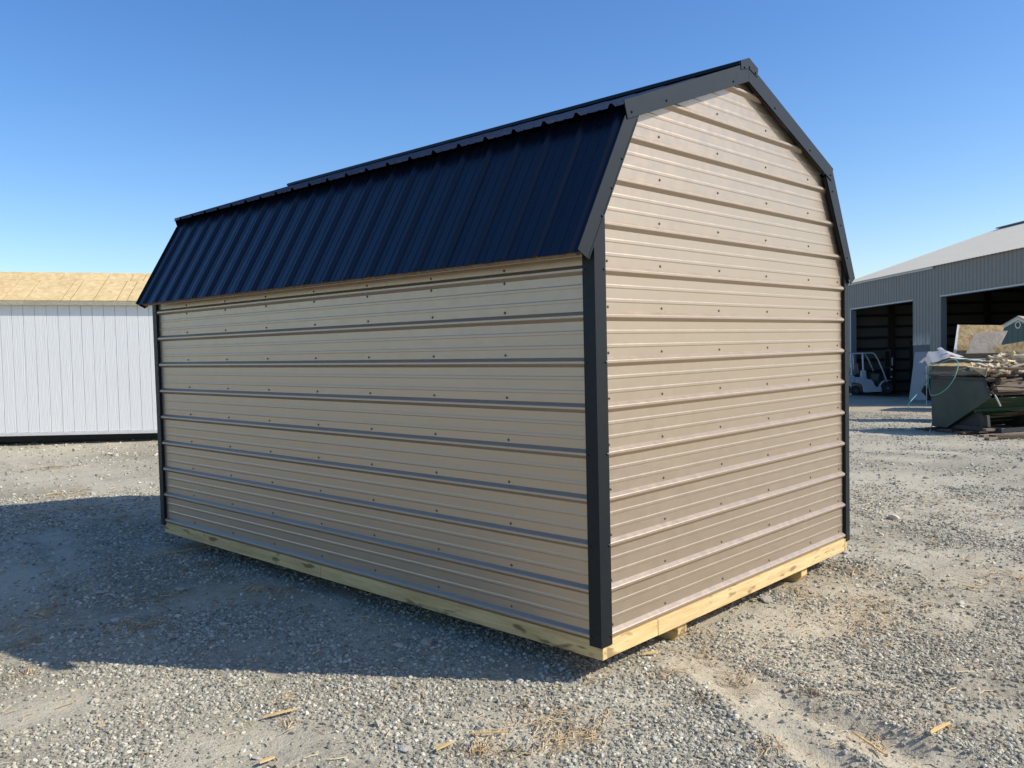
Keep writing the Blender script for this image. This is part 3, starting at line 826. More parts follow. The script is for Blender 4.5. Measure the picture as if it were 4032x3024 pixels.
# ================================================================== the steel barn, right
KB = 72800.0; VPX, VPY = 1680.0, 1460.0
def bdep(px): return KB / (px - VPX)
def bpx(d): return VPX + KB / d
SLB = 101.0 / 1820.0
def bbase(d): px = bpx(d); return at(px, VPY + (px - VPX) * SLB, d)
B0 = bbase(40.0)
ba = bbase(44.0) - bbase(30.5); ba = ba / np.linalg.norm(ba)           # along the wall, away
bn = np.array((ba[1], -ba[0], 0.0)); bn /= np.linalg.norm(bn)          # into the barn (to the right)
if np.dot(bn, RIGHT) < 0: bn = -bn
def bs(d): return float(np.dot(bbase(d) - B0, ba))
def bp(s, t, z): return B0 + ba * s + bn * t + np.array((0, 0, z))
BARN = thing('steel_barn', 'grey ribbed steel barn with two tall open doorways and pale metal roof', 'barn', B0)
EAVE, DOOR = 5.61, 4.27
sF, sN = bs(44.3), bs(30.3)
d1a, d1b, d2a, d2b = bs(43.5), bs(37.98), bs(35.95), bs(30.65)
def barn_panel(sa, sb, z0, z1, m=None):
    lo, hi = min(sa, sb), max(sa, sb)
    pts = []
    k = math.floor(lo / 0.2286)
    while k * 0.2286 < hi + .3:
        c = k * 0.2286; pts += [(c - .035, 0), (c - .014, .022), (c + .014, .022), (c + .035, 0)]; k += 1
    xs = [p[0] for p in pts]; hs = [p[1] for p in pts]
    ss = [lo] + [x for x in xs if lo < x < hi] + [hi]
    vs = []; fs = []
    for s in ss:
        h = float(np.interp(s, xs, hs)); vs += [bp(s, -0.002 - h, z0), bp(s, -0.002 - h, z1)]
    for i in range(len(ss) - 1): fs.append((2 * i, 2 * i + 1, 2 * i + 3, 2 * i + 2))
    MB().add(vs, fs).build('wall_panel', m or M['barn'], BARN)
def bbox(sa, sb, ta, tb, za, zb_, name, m, bev=0.0):
    mb = MB(); mb.obox(bp((sa + sb) / 2, (ta + tb) / 2, (za + zb_) / 2), ba * (sb - sa) / 2, bn * (tb - ta) / 2, (0, 0, (zb_ - za) / 2))
    return mb.build(name, m, BARN, bevel=bev)
def chunks(a, b):
    n_ = max(1, round(abs(b - a) / 0.914)); return [(a + (b - a) * i / n_, a + (b - a) * (i + 1) / n_) for i in range(n_)]
_mid = d1b + (d2a - d1b) * 0.62
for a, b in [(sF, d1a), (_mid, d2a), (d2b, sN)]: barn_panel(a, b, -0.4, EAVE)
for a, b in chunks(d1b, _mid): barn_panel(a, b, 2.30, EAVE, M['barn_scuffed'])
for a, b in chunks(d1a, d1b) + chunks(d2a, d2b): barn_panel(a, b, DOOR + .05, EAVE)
# structure behind the sheets, jambs, headers
bbox(d1b, _mid, -0.006, 0.0005, -0.4, 2.32, 'lower_wall', M['lower_wall'])
bbox(sF, d1a, 0.001, 0.27, -0.4, EAVE - .02, 'door_jamb', M['barn_jamb'])
bbox(d1b, d2a, 0.001, 0.26, -0.4, EAVE - .02, 'door_jamb', M['barn_jamb'])
bbox(d2b, sN, 0.001, 0.26, -0.4, EAVE - .02, 'door_jamb', M['barn_jamb'])
for a, b in ((d1a, d1b), (d2a, d2b)):
    bbox(a, b, 0.001, 0.25, DOOR + .06, EAVE - .02, 'door_header', M['barn_jamb'])
    bbox(a, b, -0.034, 0.26, DOOR, DOOR + .055, 'header_trim', M['barn_trim'], 0.004)
bbox(d1a + .06, d1a, -0.034, 0.0, -0.3, DOOR, 'jamb_trim', M['barn_trim'], 0.004)
bbox(bs(36.4), sF, -0.075, -0.03, EAVE - .12, EAVE - .01, 'eave_trim', M['barn_trim'], 0.004)
# roof: two slopes with ribs, far and near rakes
SPAN, RISE = 8.5, 2.75
def broof(t0, z0_, t1, z1_):
    pts = []; k = math.floor((sN - .3) / .2286)
    lo, hi = min(sN, sF) - .25, max(sN, sF) + .25
    while k * .2286 < hi + .3:
        c = k * .2286; pts += [(c - .03, 0), (c - .01, .02), (c + .01, .02), (c + .03, 0)]; k += 1
    for j, (a, b) in enumerate(chunks(lo, hi)):
        ss = [a] + [p[0] for p in pts if a < p[0] < b] + [b]
        vs = []; fs = []
        for s in ss:
            h = float(np.interp(s, [p[0] for p in pts], [p[1] for p in pts]))
            vs += [bp(s, t0, z0_ + h), bp(s, t1, z1_ + h)]
        for i in range(len(ss) - 1): fs.append((2 * i, 2 * i + 1, 2 * i + 3, 2 * i + 2))
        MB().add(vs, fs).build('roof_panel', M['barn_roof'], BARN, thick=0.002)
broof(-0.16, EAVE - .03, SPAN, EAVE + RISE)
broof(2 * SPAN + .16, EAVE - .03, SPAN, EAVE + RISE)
bbox(sN, sF, SPAN - .2, SPAN + .2, EAVE + RISE + .02, EAVE + RISE + .07, 'ridge_cap', M['barn_jamb'])
# end walls, back wall
for s in (sF, sN):
    poly = [bp(s, 0.3, -0.5), bp(s, 2 * SPAN, -0.5), bp(s, 2 * SPAN, EAVE - .04), bp(s, SPAN, EAVE + RISE - .05), bp(s, 0.3, EAVE - .04)]
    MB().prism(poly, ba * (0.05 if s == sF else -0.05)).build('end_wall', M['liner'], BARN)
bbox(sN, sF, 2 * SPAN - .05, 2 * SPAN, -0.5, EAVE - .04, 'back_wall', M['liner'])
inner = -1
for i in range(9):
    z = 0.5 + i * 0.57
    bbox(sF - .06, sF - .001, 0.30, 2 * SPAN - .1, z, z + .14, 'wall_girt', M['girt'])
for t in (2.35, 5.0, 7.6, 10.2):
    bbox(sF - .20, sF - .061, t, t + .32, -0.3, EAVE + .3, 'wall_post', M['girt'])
for t in (3.4, 4.0): bbox(sF - .9, sF - .3, t, t + .08, -0.3, 2.3 + t * .1, 'stored_panel', M['girt'])

# tall sheet leaning on the pier between the doors
def bwall_px(px, py, t=0.0):
    d = ray(px, py); o_ = B0 + bn * t; k = np.dot(o_ - CAM, bn) / np.dot(d, bn); p = CAM + d * k
    return float(np.dot(p - B0, ba)), p
sa = bwall_px(3601, 1480, -0.06)[0]; sb_ = sa - 1.25
poly = [bp(sa - .02, -0.045, 2.02), bp(sb_, -0.045, 2.02), bp(sb_, -0.30, -0.05), bp(sa + .03, -0.30, -0.05)]
o = MB().prism(poly, -bn * 0.02 + np.array((0, 0, -.004))).build('leaning_panel', M['leaf_panel'])
tag(o, 'plain blue-grey sheet leaning upright against the barn between its doorways', 'panel')

# ================================================================== the forklift in the far doorway
FD = 42.0
fw_c = at(3495, 1528, FD); rw_c = at(3364, 1536, FD)
fx = bn.copy()                                                           # forward, into the barn
fy = np.array((-fx[1], fx[0], 0.0))                                     # its left side
zg_f = fw_c[2] - 0.305
_c = fw_c
def fpt(x, y, z): return np.array((_c[0], _c[1], zg_f)) + fx * x + fy * y + np.array((0, 0, z))
# camera sees its right side: y = 0 there, body reaches to y = far
near = 1 if np.dot(fy, FWD) > 0 else -1
def fp(x, y, z): return fpt(x, y * near, z)
WB_ = 1.62
FL = thing('forklift', 'small white forklift parked half inside the far barn doorway', 'forklift', fp(-0.8, 0.5, 0))
def fbox(x0, x1, y0, y1, z0, z1, name, m, bev=0.01):
    mb = MB(); mb.obox(fp((x0 + x1) / 2, (y0 + y1) / 2, (z0 + z1) / 2), fx * (x1 - x0) / 2, fy * (y1 - y0) / 2, (0, 0, (z1 - z0) / 2))
    return mb.build(name, m, FL, bevel=bev)
def fprism(poly, y0, y1, name, m, bev=0.012):
    return MB().prism([fp(x, y0, z) for x, z in poly], fy * near * (y1 - y0)).build(name, m, FL, bevel=bev)
# side body with the step cut, wheel arches left open
side = [(-0.28, 0.13), (-1.20, 0.13), (-1.24, 0.42), (-1.30, 0.52), (-1.42, 0.57), (-1.62, 0.60), (-1.62, 0.88), (-1.36, 0.88), (-1.33, 1.20), (-1.10, 1.20), (-1.06, 0.78), (-0.86, 0.75), (-0.76, 0.68), (-0.62, 0.42), (-0.52, 0.36), (-0.28, 0.36)]
fprism(side, 0.0, 0.10, 'side_body', M['lift_white'])
fprism(side, 0.95, 1.05, 'side_body', M['lift_white'])
fprism([(-0.28, 0.16), (-1.25, 0.16), (-1.25, 0.55), (-1.05, 0.78), (-0.62, 0.40), (-0.28, 0.33)], 0.102, 0.948, 'chassis', M['dark'])
fprism([(-1.64, 0.60), (-2.18, 0.60), (-2.24, 0.30), (-2.30, 0.40), (-2.28, 0.95), (-2.10, 1.0), (-1.64, 0.95)], 0.02, 1.03, 'counterweight', M['lift_white'], 0.03)
fprism([(-1.1, 0.80), (-1.8, 0.80), (-1.8, 0.98), (-1.1, 0.96)], 0.12, 0.93, 'engine_hood', M['dark'])
# overhead guard
for y in (0.06, 0.99):
    MB().tube([fp(-1.20, y, 0.86), fp(-1.22, y, 1.5), fp(-1.24, y, 2.03)], 0.045, 8).build('guard_pillar', M['lift_white'], FL, smooth=True)
    MB().tube([fp(0.0, y, 0.60), fp(-0.18, y, 1.10), fp(-0.42, y, 1.65), fp(-0.62, y, 1.98), fp(-0.74, y, 2.04), fp(-1.85, y, 2.02)], 0.036, 8).build('guard_pillar', M['lift_white'], FL, smooth=True)
    MB().tube([fp(-0.46, y, 1.56), fp(-0.52, y, 1.58), fp(-0.62, y, 1.74), fp(-0.58, y, 1.80)], 0.012, 5).build('grab_handle', M['dark'], FL)
    MB().tube([fp(-1.80, y, 0.96), fp(-1.84, y, 2.0)], 0.035, 6).build('guard_pillar', M['lift_white'], FL)
for i in range(6): fbox(-0.80 - i * .2, -0.74 - i * .2, 0.06, 0.99, 2.03, 2.065, 'roof_bar', M['dark'], 0.004)
# front fender, wheels
arc = [fp(0.02 + 0.42 * math.cos(R(a)), 0.07, 0.30 + 0.40 * math.sin(R(a))) for a in range(190, 60, -12)]
MB().ribbon(arc, fy * near * 0.10).build('fender', M['lift_white'], FL, thick=0.02)
def wheel(x, z, r, y0, w):
    c = fp(x, y0, z); ax = fy * near
    ty = MB().lathe(c, ax, [(0.0, r * .62), (0.0, r * .9), (w * .18, r), (w * .82, r), (w, r * .9), (w, r * .62)], 28).build('wheel', M['rubber'], FL, smooth=True)
    MB().lathe(c - ax * 0.008, ax, [(0.0, r * .25), (0.012, r * .30), (0.012, r * .5), (0.0, r * .56), (0.03, r * .61), (w * .5, r * .61)], 20).build('rim', M['rim'], ty)
    MB().lathe(c - ax * 0.03, ax, [(0.0, r * .10), (0.02, r * .16), (0.04, r * .16)], 12).build('hub', M['rim'], ty)
wheel(0.0, 0.305, 0.305, -0.06, 0.20); wheel(0.0, 0.305, 0.305, 0.91, 0.20)
wheel(-WB_, 0.235, 0.235, 0.0, 0.16); wheel(-WB_, 0.235, 0.235, 0.89, 0.16)
# mast and forks
for y in (0.26, 0.74):
    fbox(0.30, 0.40, y, y + .06, 0.05, 2.18, 'mast_rail', M['dark'], 0.004)
    fbox(0.42, 0.47, y + .01, y + .05, 0.12, 2.14, 'mast_rail', M['dark'], 0.004)
    fbox(0.54, 1.60, y - .02, y + .08, 0.06, 0.10, 'fork', M['dark'], 0.004)
    fbox(0.50, 0.54, y - .02, y + .08, 0.06, 0.65, 'fork', M['dark'], 0.004)
for z in (0.55, 1.25, 2.1): fbox(0.31, 0.39, 0.32, 0.74, z, z + .08, 'mast_crossbar', M['dark'], 0.004)
for z in (0.35, 0.75): fbox(0.475, 0.50, 0.12, 0.95, z, z + .1, 'fork_carriage', M['dark'], 0.004)
fbox(0.355, 0.41, 0.245, 0.255, 1.40, 1.78, 'mast_sticker', M['white_edge'], 0.0)
fbox(0.30, 0.39, 0.245, 0.255, 1.16, 1.25, 'mast_sticker', M['white_edge'], 0.0)
fbox(0.30, 0.37, 0.245, 0.255, 0.80, 0.88, 'mast_sticker', M['white_edge'], 0.0)
# seat, wheel, dash, tank
fprism([(-1.25, 0.98), (-0.82, 0.98), (-0.80, 1.08), (-1.12, 1.10), (-1.26, 1.52), (-1.36, 1.52)], 0.3, 0.75, 'seat', M['vinyl'], 0.03)
fprism([(-0.10, 0.40), (-0.42, 0.40), (-0.36, 1.02), (-0.20, 1.05)], 0.15, 0.9, 'dashboard', M['dark'], 0.02)
MB().tube([fp(-0.30, .52, 0.98), fp(-0.50, .52, 1.15)], 0.025, 6).build('steering_column', M['dark'], FL)
cw = fp(-0.52, .52, 1.17); aw = fx * .8 - np.array((0, 0, 0.6)); e1 = fy; e2 = np.cross(aw, e1)
MB().tube([cw + 0.17 * (math.cos(R(a)) * e1 + math.sin(R(a)) * e2) for a in range(0, 361, 30)], 0.014, 5).build('steering_wheel', M['vinyl'], FL)
MB().lathe(fp(-1.90, 0.12, 1.20), fy * near, [(0, .05), (.02, .14), (.06, .165), (.70, .165), (.74, .14), (.76, .05)], 18).build('gas_tank', M['wrap'], FL, smooth=True)

# ================================================================== tipping hopper full of scrap wood
T0 = at(3660, 1477, 19.3); LIP = at(3903, 1554, 17.7)
hu = LIP - T0; hu[2] = 0; hu /= np.linalg.norm(hu)                       # along the near side plate, left to right
hv = np.array((-hu[1], hu[0], 0.0))
if np.dot(hv, FWD) < 0: hv = -hv                                         # away from the camera, along the chute
H0 = T0.copy()
def hpx(px, py, t=0.0):
    d = ray(px, py); o_ = H0 + hv * t; k = np.dot(o_ - CAM, hv) / np.dot(d, hv); p = CAM + d * k
    return float(np.dot(p - H0, hu)), float(p[2])
def hp(s, t, z): return np.array((H0[0], H0[1], 0)) + hu * s + hv * t + np.array((0, 0, z))
hg = gz(*(hp(0.5, 0.5, 0)[:2]))
HOP = thing('tipping_hopper', 'dark green steel tipping hopper heaped with scrap wood', 'hopper', hp(0.6, 0.9, hg))
z5 = lambda x, y: (3700 + x / 5.183, 1440 + y / 5.183)
z4 = lambda x, y: (3600 + x / 5.12, 1230 + y / 5.12)
z7 = lambda x, y: (3550 + x / 2.72, 1150 + y / 2.72)
plate = [hpx(*z7(300, 895)), hpx(*z7(335, 1432)), hpx(*z7(480, 1452)), hpx(*z7(942, 1142)), hpx(*z7(962, 1102)), hpx(*z7(882, 915))]
DEP = 1.95
KS = plate[4][0] / 1.29          # side plate length against the first survey
for t in (0.0, DEP):
    MB().prism([hp(s, t, z) for s, z in plate], hv * 0.012).build('side_plate', M['hopper'], HOP)
def span(i, j, name, m, off=0.0):
    (s0_, z0_), (s1_, z1_) = plate[i], plate[j]
    n2 = np.array((-(z1_ - z0_), s1_ - s0_)); n2 = n2 / np.linalg.norm(n2) * 0.012
    a = hp(s0_, 0.0125, z0_); b = hp(s1_, 0.0125, z1_)
    MB().prism([a, b, b + hu * n2[0] + np.array((0, 0, n2[1])), a + hu * n2[0] + np.array((0, 0, n2[1]))], hv * (DEP - .013)).build(name, m, HOP)
span(0, 1, 'back_plate', M['hopper']); span(1, 2, 'bottom_plate', M['green'])
span(2, 3, 'chute_plate', M['green']); 
rim = [(plate[0], plate[5])]
for (a, b) in rim:
    for t in (-0.02, DEP - .01):
        MB().prism([hp(a[0] - .02, t, a[1]), hp(b[0], t, b[1]), hp(b[0], t, b[1] - .075), hp(a[0] - .02, t, a[1] - .075)], hv * .045).build('top_rim', M['dark'], HOP, bevel=0.006)
MB().prism([hp(plate[5][0], -0.012, plate[5][1]), hp(plate[4][0], -0.012, plate[4][1]), hp(plate[4][0] - .085, -0.012, plate[4][1]), hp(plate[5][0] - .085, -.012, plate[5][1])], hv * .01).build('edge_stiffener', M['dark'], HOP)
MB().prism([hp(plate[0][0] - .02, 0.03, plate[0][1]), hp(plate[0][0] + .03, 0.03, plate[0][1]), hp(plate[0][0] + .03, 0.03, plate[0][1] - .07), hp(plate[0][0] - .02, .03, plate[0][1] - .07)], hv * (DEP - .05)).build('top_rim', M['dark'], HOP)
# angle iron across the chute, third of the way down
fa = np.array(plate[3]) + (np.array(plate[2]) - np.array(plate[3])) * 0.38
sd = np.array(plate[3]) - np.array(plate[2]); sd /= np.linalg.norm(sd); sn = np.array((sd[1], -sd[0]))
MB().prism([hp(*(lambda q: (q[0], 0.02, q[1]))(fa + sn * .002)), hp(*(lambda q: (q[0], 0.02, q[1]))(fa + sn * .06)), hp(*(lambda q: (q[0], 0.02, q[1]))(fa + sn * .06 + sd * .05)), hp(*(lambda q: (q[0], 0.02, q[1]))(fa + sn * .002 + sd * .05))], hv * (DEP - .04)).build('chute_angle', M['green'], HOP)
# rockers (curved heavy plates) and the base frame
for t in (0.12, DEP - .32):
    cen = np.array((0.62 * KS, -0.02))
    poly = [hp(cen[0] + .46 * math.cos(R(a)), t, cen[1] + .44 * math.sin(R(a))) for a in range(-150, -9, 14)] + [hp(fa[0] - .05, t, fa[1] - .05), hp(plate[2][0] + .02, t, plate[2][1] + .02)]
    MB().prism(poly, hv * .18).build('rocker', M['rust'], HOP, bevel=0.01)
zfr = hg + 0.10
for t in (0.08, DEP - .28):
    MB().prism([hp(-0.02, t, zfr), hp(1.42 * KS, t, zfr), hp(1.42 * KS, t, zfr + .10), hp(-0.02, t, zfr + .10)], hv * .09).build('base_rail', M['dark'], HOP, bevel=0.006)
for s in (0.02, 1.30 * KS):
    MB().prism([hp(s, 0.18, zfr + .01), hp(s + .1, 0.18, zfr + .01), hp(s + .1, 0.18, zfr + .09), hp(s, 0.18, zfr + .09)], hv * (DEP - .47)).build('base_rail', M['dark'], HOP)
MB().prism([hp(0.02, 0.09, zfr + .1), hp(0.12, 0.09, zfr + .1), hp(0.12, 0.09, plate[1][1]), hp(0.02, 0.09, plate[1][1])], hv * .08).build('rear_leg', M['dark'], HOP)
for t in (0.13, DEP - .25):
    MB().prism([hp(1.06 * KS, t, zfr + .10), hp(1.06 * KS + .09, t, zfr + .10), hp(1.06 * KS + .06, t, zfr + .34), hp(1.06 * KS - .01, t, zfr + .34)], hv * .07).build('latch_post', M['rust'], HOP)
# boards the hopper stands on
def board_mesh(L_, w, t, m, seed=0):
    mb = MB(); mb.box((-L_ / 2, -w / 2, -t / 2), (L_ / 2, w / 2, t / 2))
    bm = bmesh.new(); me_ = bpy.data.meshes.new('board'); me_.from_pydata(mb.v, [], mb.f); bm.from_mesh(me_)
    bmesh.ops.recalc_face_normals(bm, faces=bm.faces)
    rr = random.Random(seed)
    for vv in bm.verts:
        if vv.co.x > 0: vv.co.x += rr.uniform(-.04, .02) * min(1, L_)
        else: vv.co.x += rr.uniform(-.02, .04) * min(1, L_)
    bmesh.ops.bevel(bm, geom=list(bm.edges), offset=min(.003, t * .15), segments=1, affect='EDGES')
    bm.to_mesh(me_); bm.free(); me_.materials.append(m)
    return me_
def place(me_, name, p, xdir, up, label, cat, group=None):
    x = np.array(xdir, float); x /= np.linalg.norm(x); z = np.array(up, float); z = z - x * np.dot(x, z); z /= np.linalg.norm(z); y = np.cross(z, x)
    o = bpy.data.objects.new(name, me_); COL.objects.link(o)
    o.matrix_world = Matrix(((x[0], y[0], z[0], p[0]), (x[1], y[1], z[1], p[1]), (x[2], y[2], z[2], p[2]), (0, 0, 0, 1)))
    ORG[o.name] = Vector(o.location)
    return tag(o, label, cat, group)
UPV = np.array((0, 0, 1.0))
gb = 'boards laid under the hopper'
for k, (s, t0, L_, w, mm, lab) in enumerate(((0.10, 0.9, 2.3, .16, 'old', 'dark flat board under the back of the hopper'),
                                        (0.48, 0.95, 2.2, .2, 'old', 'dark flat board under the middle of the hopper'),
                                        (0.86, 0.85, 2.4, .2, 'old', 'wide dark board under the front of the hopper'),
                                        (1.38, 0.8, 2.5, .14, 'drift', 'grey weathered board under the front rail of the hopper'))):
    p = hp(s * KS, t0, 0); p[2] = hg + .075
    place(board_mesh(L_, w, .045, M[mm], k), 'board', p, hv + hu * random.uniform(-.06, .06), UPV, lab, 'board', gb)
for k, (s, t0, L_, mm, lab) in enumerate(((0.75, -0.10, 1.9, 'old', 'long dark plank lying along the near side of the hopper'),
                                      (0.9, 0.55, 2.1, 'old', 'cross plank on the gravel beneath the hopper frame'),
                                      (0.9, 1.35, 2.1, 'drift', 'grey cross plank beneath the far half of the hopper'))):
    p = hp(s * KS, t0, 0); p[2] = hg + .026
    place(board_mesh(L_ * KS, .15, .045, M[mm], 20 + k), 'board', p, hu, UPV, lab, 'board', gb)
p = gnd(*z5(1240, 1500)) + np.array((0, 0, .05)); place(board_mesh(.95, .12, .05, M['drift'], 31), 'board', p, at(*z5(1400, 1470), 17.2) - at(*z5(1050, 1535), 16.9), UPV, 'short pale board end lying in the sun before the hopper', 'board')
p = gnd(*z5(1400, 1420)) + np.array((0, 0, .12)); place(board_mesh(1.2, .12, .05, M['drift'], 32), 'board', p, RIGHT * 1.0 + FWD * .25, UPV, 'pale board with a sunlit edge lying right of the hopper base', 'board')
p = gnd(*z5(1650, 1480)) + np.array((0, 0, .04)); place(board_mesh(1.3, .16, .06, M['old'], 33), 'board', p, RIGHT * 1.0 + FWD * .2, UPV, 'dark board on the gravel at the right edge by the hopper', 'board')

# --- the heap. A rough dark mass of packed scrap carries the loose pieces
random.seed(21)
def long_board(k, s, t, z, L_, w, th, mm, xd, up, label, group):
    place(board_mesh(L_, w, th, M[mm], 100 + k), 'scrap_board', hp(s, t, z), xd, up, label, 'board', group)
grp = 'old boards packed in the hopper'
lab = 'dark old board packed flat among others inside the hopper'
k = 0
for layer in range(10):
    z = -0.16 + layer * 0.092
    smax = (0.45 + max(0, (z + .25)) * 1.05) * KS
    smax = min(smax, 1.24 * KS if z > .42 else 1.05 * KS)
    s = 0.10
    while s < smax:
        w = random.uniform(.09, .19)
        a = random.gauss(0, .10)
        long_board(k, s + w / 2, DEP / 2 + random.uniform(-.12, .12), z + random.uniform(-.012, .012), random.uniform(1.3, 1.75), w, random.uniform(.04, .085), random.choice(('old', 'old', 'drift', 'old', 'old') if layer < 9 else ('old', 'drift', 'pale')),
                   hv + hu * a + UPV * random.gauss(0, .03), UPV + hu * random.gauss(0, .12), lab, grp)
        s += w + random.uniform(.0, .03); k += 1
# boards poking out over the lip, seen end-on and edge-on
lab2 = 'dark board end jutting out over the front lip of the hopper'; grp2 = 'board ends jutting over the hopper lip'
for i in range(14):
    z = 0.50 + (i % 7) * .075 + random.uniform(-.015, .015)
    long_board(k, 1.25 * KS + random.uniform(-.05, .06), 0.40 + (i // 7) * .85 + random.uniform(-.1, .2), z + .05, random.uniform(.5, .9), random.uniform(.08, .16), .035, random.choice(('old', 'old', 'old', 'old')),
               hv + hu * random.gauss(.05, .22) + UPV * random.gauss(0, .06), UPV + hu * random.gauss(0, .2), lab2, grp2); k += 1
# pale offcuts on top
lab3 = 'short pale wood offcut in the sunlit jumble on top of the hopper'; grp3 = 'pale offcuts jumbled on the hopper'
def heap_top(s, t): return 0.89 + 0.34 * math.exp(-((s - 1.05) / .6) ** 2 - ((t - 1.3) / .8) ** 2)
for i in range(125):
    s = random.uniform(.80, 1.70); t = random.uniform(.10, DEP + .15)
    z = heap_top(s, t) + random.uniform(-.04, .07)
    th = random.uniform(0, 6.28)
    xd = hu * math.cos(th) + hv * math.sin(th) + UPV * random.gauss(0, .24)
    place(board_mesh(random.uniform(.16, .5), random.uniform(.04, .1), random.uniform(.02, .04), M['pale'], 300 + i), 'wood_offcut', hp(s, t, z), xd, UPV + hu * random.gauss(0, .3) + hv * random.gauss(0, .3), lab3, 'wood offcut', grp3)
lab4 = 'wood scrap among the flat litter along the back of the hopper'; grp4 = 'scraps along the back of the hopper'
for i in range(22):
    s = random.uniform(.1, 1.0); t = random.uniform(.08, 1.0)
    z = 0.80 + random.uniform(-.03, .06)
    th = random.gauss(0, .4)
    xd = hu * math.cos(th) + hv * math.sin(th) + UPV * random.gauss(0, .06)
    place(board_mesh(random.uniform(.3, .6), random.uniform(.05, .16), random.uniform(.015, .03), M[random.choice(('pale', 'old', 'old', 'old', 'drift'))], 500 + i), 'wood_offcut', hp(s, t, z), xd, UPV + hv * random.gauss(0, .25), lab4, 'wood offcut', grp4)

def quad_sheet(name, pts, th, m, label, cat):
    pts = [np.array(p, float) for p in pts]
    nrm = np.cross(pts[1] - pts[0], pts[2] - pts[0]); nrm /= np.linalg.norm(nrm)
    if np.dot(nrm, FWD) < 0: nrm = -nrm
    o = MB().prism(pts, nrm * th).build(name, m)
    return tag(o, label, cat)
hd = float(np.dot(hp(0, 0, 0.9) - CAM, FWD))
# named pieces lying on the heap
quad_sheet('scrap_plank', [at(*z4(160, 1195), hd + .05), at(*z4(1290, 1182), hd - 1.33), at(*z4(1310, 1235), hd - 1.39), at(*z4(190, 1243), hd)], .03, M['drift'], 'long grey-tan plank lying along the top rim of the hopper', 'plank')
quad_sheet('strand_board_offcut', [at(*z4(310, 1040), hd + .35), at(*z4(1000, 1010), hd - .15), at(*z4(1420, 1075), hd - .75), at(*z4(1480, 1130), hd - 1.54), at(*z4(1440, 1290), hd - 1.62), at(*z4(1300, 1200), hd - 1.46), at(*z4(1050, 1080), hd - 0.97), at(*z4(320, 1072), hd)], .015, M['osb'], 'sunlit strand board offcut with a bent corner over the hopper rim', 'board')
quad_sheet('plywood_strip', [at(*z4(930, 1085), hd - 0.49), at(*z4(1180, 1190), hd - 1.22), at(*z4(1180, 1150), hd - 1.13), at(*z4(960, 1060), hd - 0.41)], .015, M['white_edge'], 'cream plywood strip wedged under the bent strand board', 'board')
quad_sheet('white_strip', [at(*z4(720, 895), hd + .35), at(*z4(1440, 960), hd + .1), at(*z4(1430, 985), hd + .05), at(*z4(720, 915), hd + .3)], .02, M['white_edge'], 'long white trim strip lying across the heap under green strapping', 'trim strip')
quad_sheet('scrap_plank', [at(*z4(1540, 1095), hd - 0.32), at(*z4(1860, 940), hd + .1), at(*z4(1920, 965), hd + .1), at(*z4(1620, 1120), hd - 0.41)], .03, M['pale'], 'pale plank tilted up to the right on top of the offcut heap', 'plank')
quad_sheet('scrap_plank', [at(*z4(1500, 985), hd + .05), at(*z4(1760, 805), hd + .2), at(*z4(1770, 880), hd + .2), at(*z4(1520, 1005), hd)], .025, M['pale'], 'pale board standing on edge at the crest of the offcut heap', 'plank')
quad_sheet('scrap_plank', [at(*z4(1560, 1100), hd - 0.41), at(*z4(2300, 1170), hd - 0.97), at(*z4(2300, 1185), hd - 1.00), at(*z4(1560, 1125), hd - 0.49)], .045, M['pale'], 'long pale board laid flat along the front of the heap', 'plank')
quad_sheet('scrap_plank', [at(*z5(960, 255), hd - 1.54), at(*z5(1480, 310), hd - 1.05), at(*z5(1505, 350), hd - 1.05), at(*z5(975, 290), hd - 1.57)], .035, M['drift'], 'grey tan board with cut end pointing right over the chute', 'plank')
# white wrap sheeting, bent and drooping at the left end
pts = [at(*z4(x, y), hd + .15 + dd) for x, y, dd in ((285, 930, 0), (330, 900, 0), (430, 890, -.02), (520, 862, -.05), (600, 838, -.08), (680, 830, -.1))]
wv_ = [np.array((0, 0, .16)) * q + FWD * .1 for q in (.5, .8, .72, .62, .66, .5)]
o = MB().ribbon(pts, wv_).build('wrap_sheet', M['wrap'], None, smooth=True, thick=0.006); tag(o, 'curved white wrap sheet draped over the left end of the heap', 'plastic sheet')
pts = [at(*z4(x, y), hd + .2) for x, y in ((520, 790), (560, 765), (610, 760), (650, 790), (690, 830))]
o = MB().ribbon(pts, [np.array((0, 0, .07)) + FWD * .15] * 5).build('wrap_sheet', M['wrap'], None, smooth=True, thick=0.006); tag(o, 'bright white crumpled sheet end standing up behind the curved wrap', 'plastic sheet')
quad_sheet('printed_sheet', [at(*z4(650, 775), hd + .3), at(*z4(1000, 890), hd + .2), at(*z4(900, 905), hd + .15), at(*z4(690, 865), hd + .2)], .006, M['wrap'], 'white printed sheet sloping down from the crumpled wrap', 'plastic sheet')
quad_sheet('red_scrap', [at(*z4(730, 845), hd + .2), at(*z4(800, 868), hd + .17), at(*z4(825, 895), hd + .14), at(*z4(765, 900), hd + .14)], .004, M['red'], 'small red patch of packaging on the white printed sheet', 'packaging')
pts = [at(*z4(x, y), hd + .05) for x, y in ((115, 1000), (160, 950), (215, 925), (260, 950), (290, 1010), (310, 1090), (330, 1180))]
o = MB().ribbon(pts, [UPV * .05 * q + RIGHT * .035 for q in (.1, .7, .9, .8, .8, 1.0, .2)]).build('wrap_flap', M['wrap_grey'], None, smooth=True, thick=0.004); tag(o, 'greyish torn wrap flap hanging off the left corner of the hopper', 'plastic sheet')
o = MB().ribbon([at(*z7(240, 925), hd + .05), at(*z7(255, 950), hd + .03), at(*z7(250, 985), hd + .05), at(*z7(180, 1035), hd + .1)], [RIGHT * .05, RIGHT * .06, RIGHT * .05, RIGHT * .02 + UPV * .02]).build('plastic_film', M['wrap_grey'], None, smooth=True, thick=0.003)
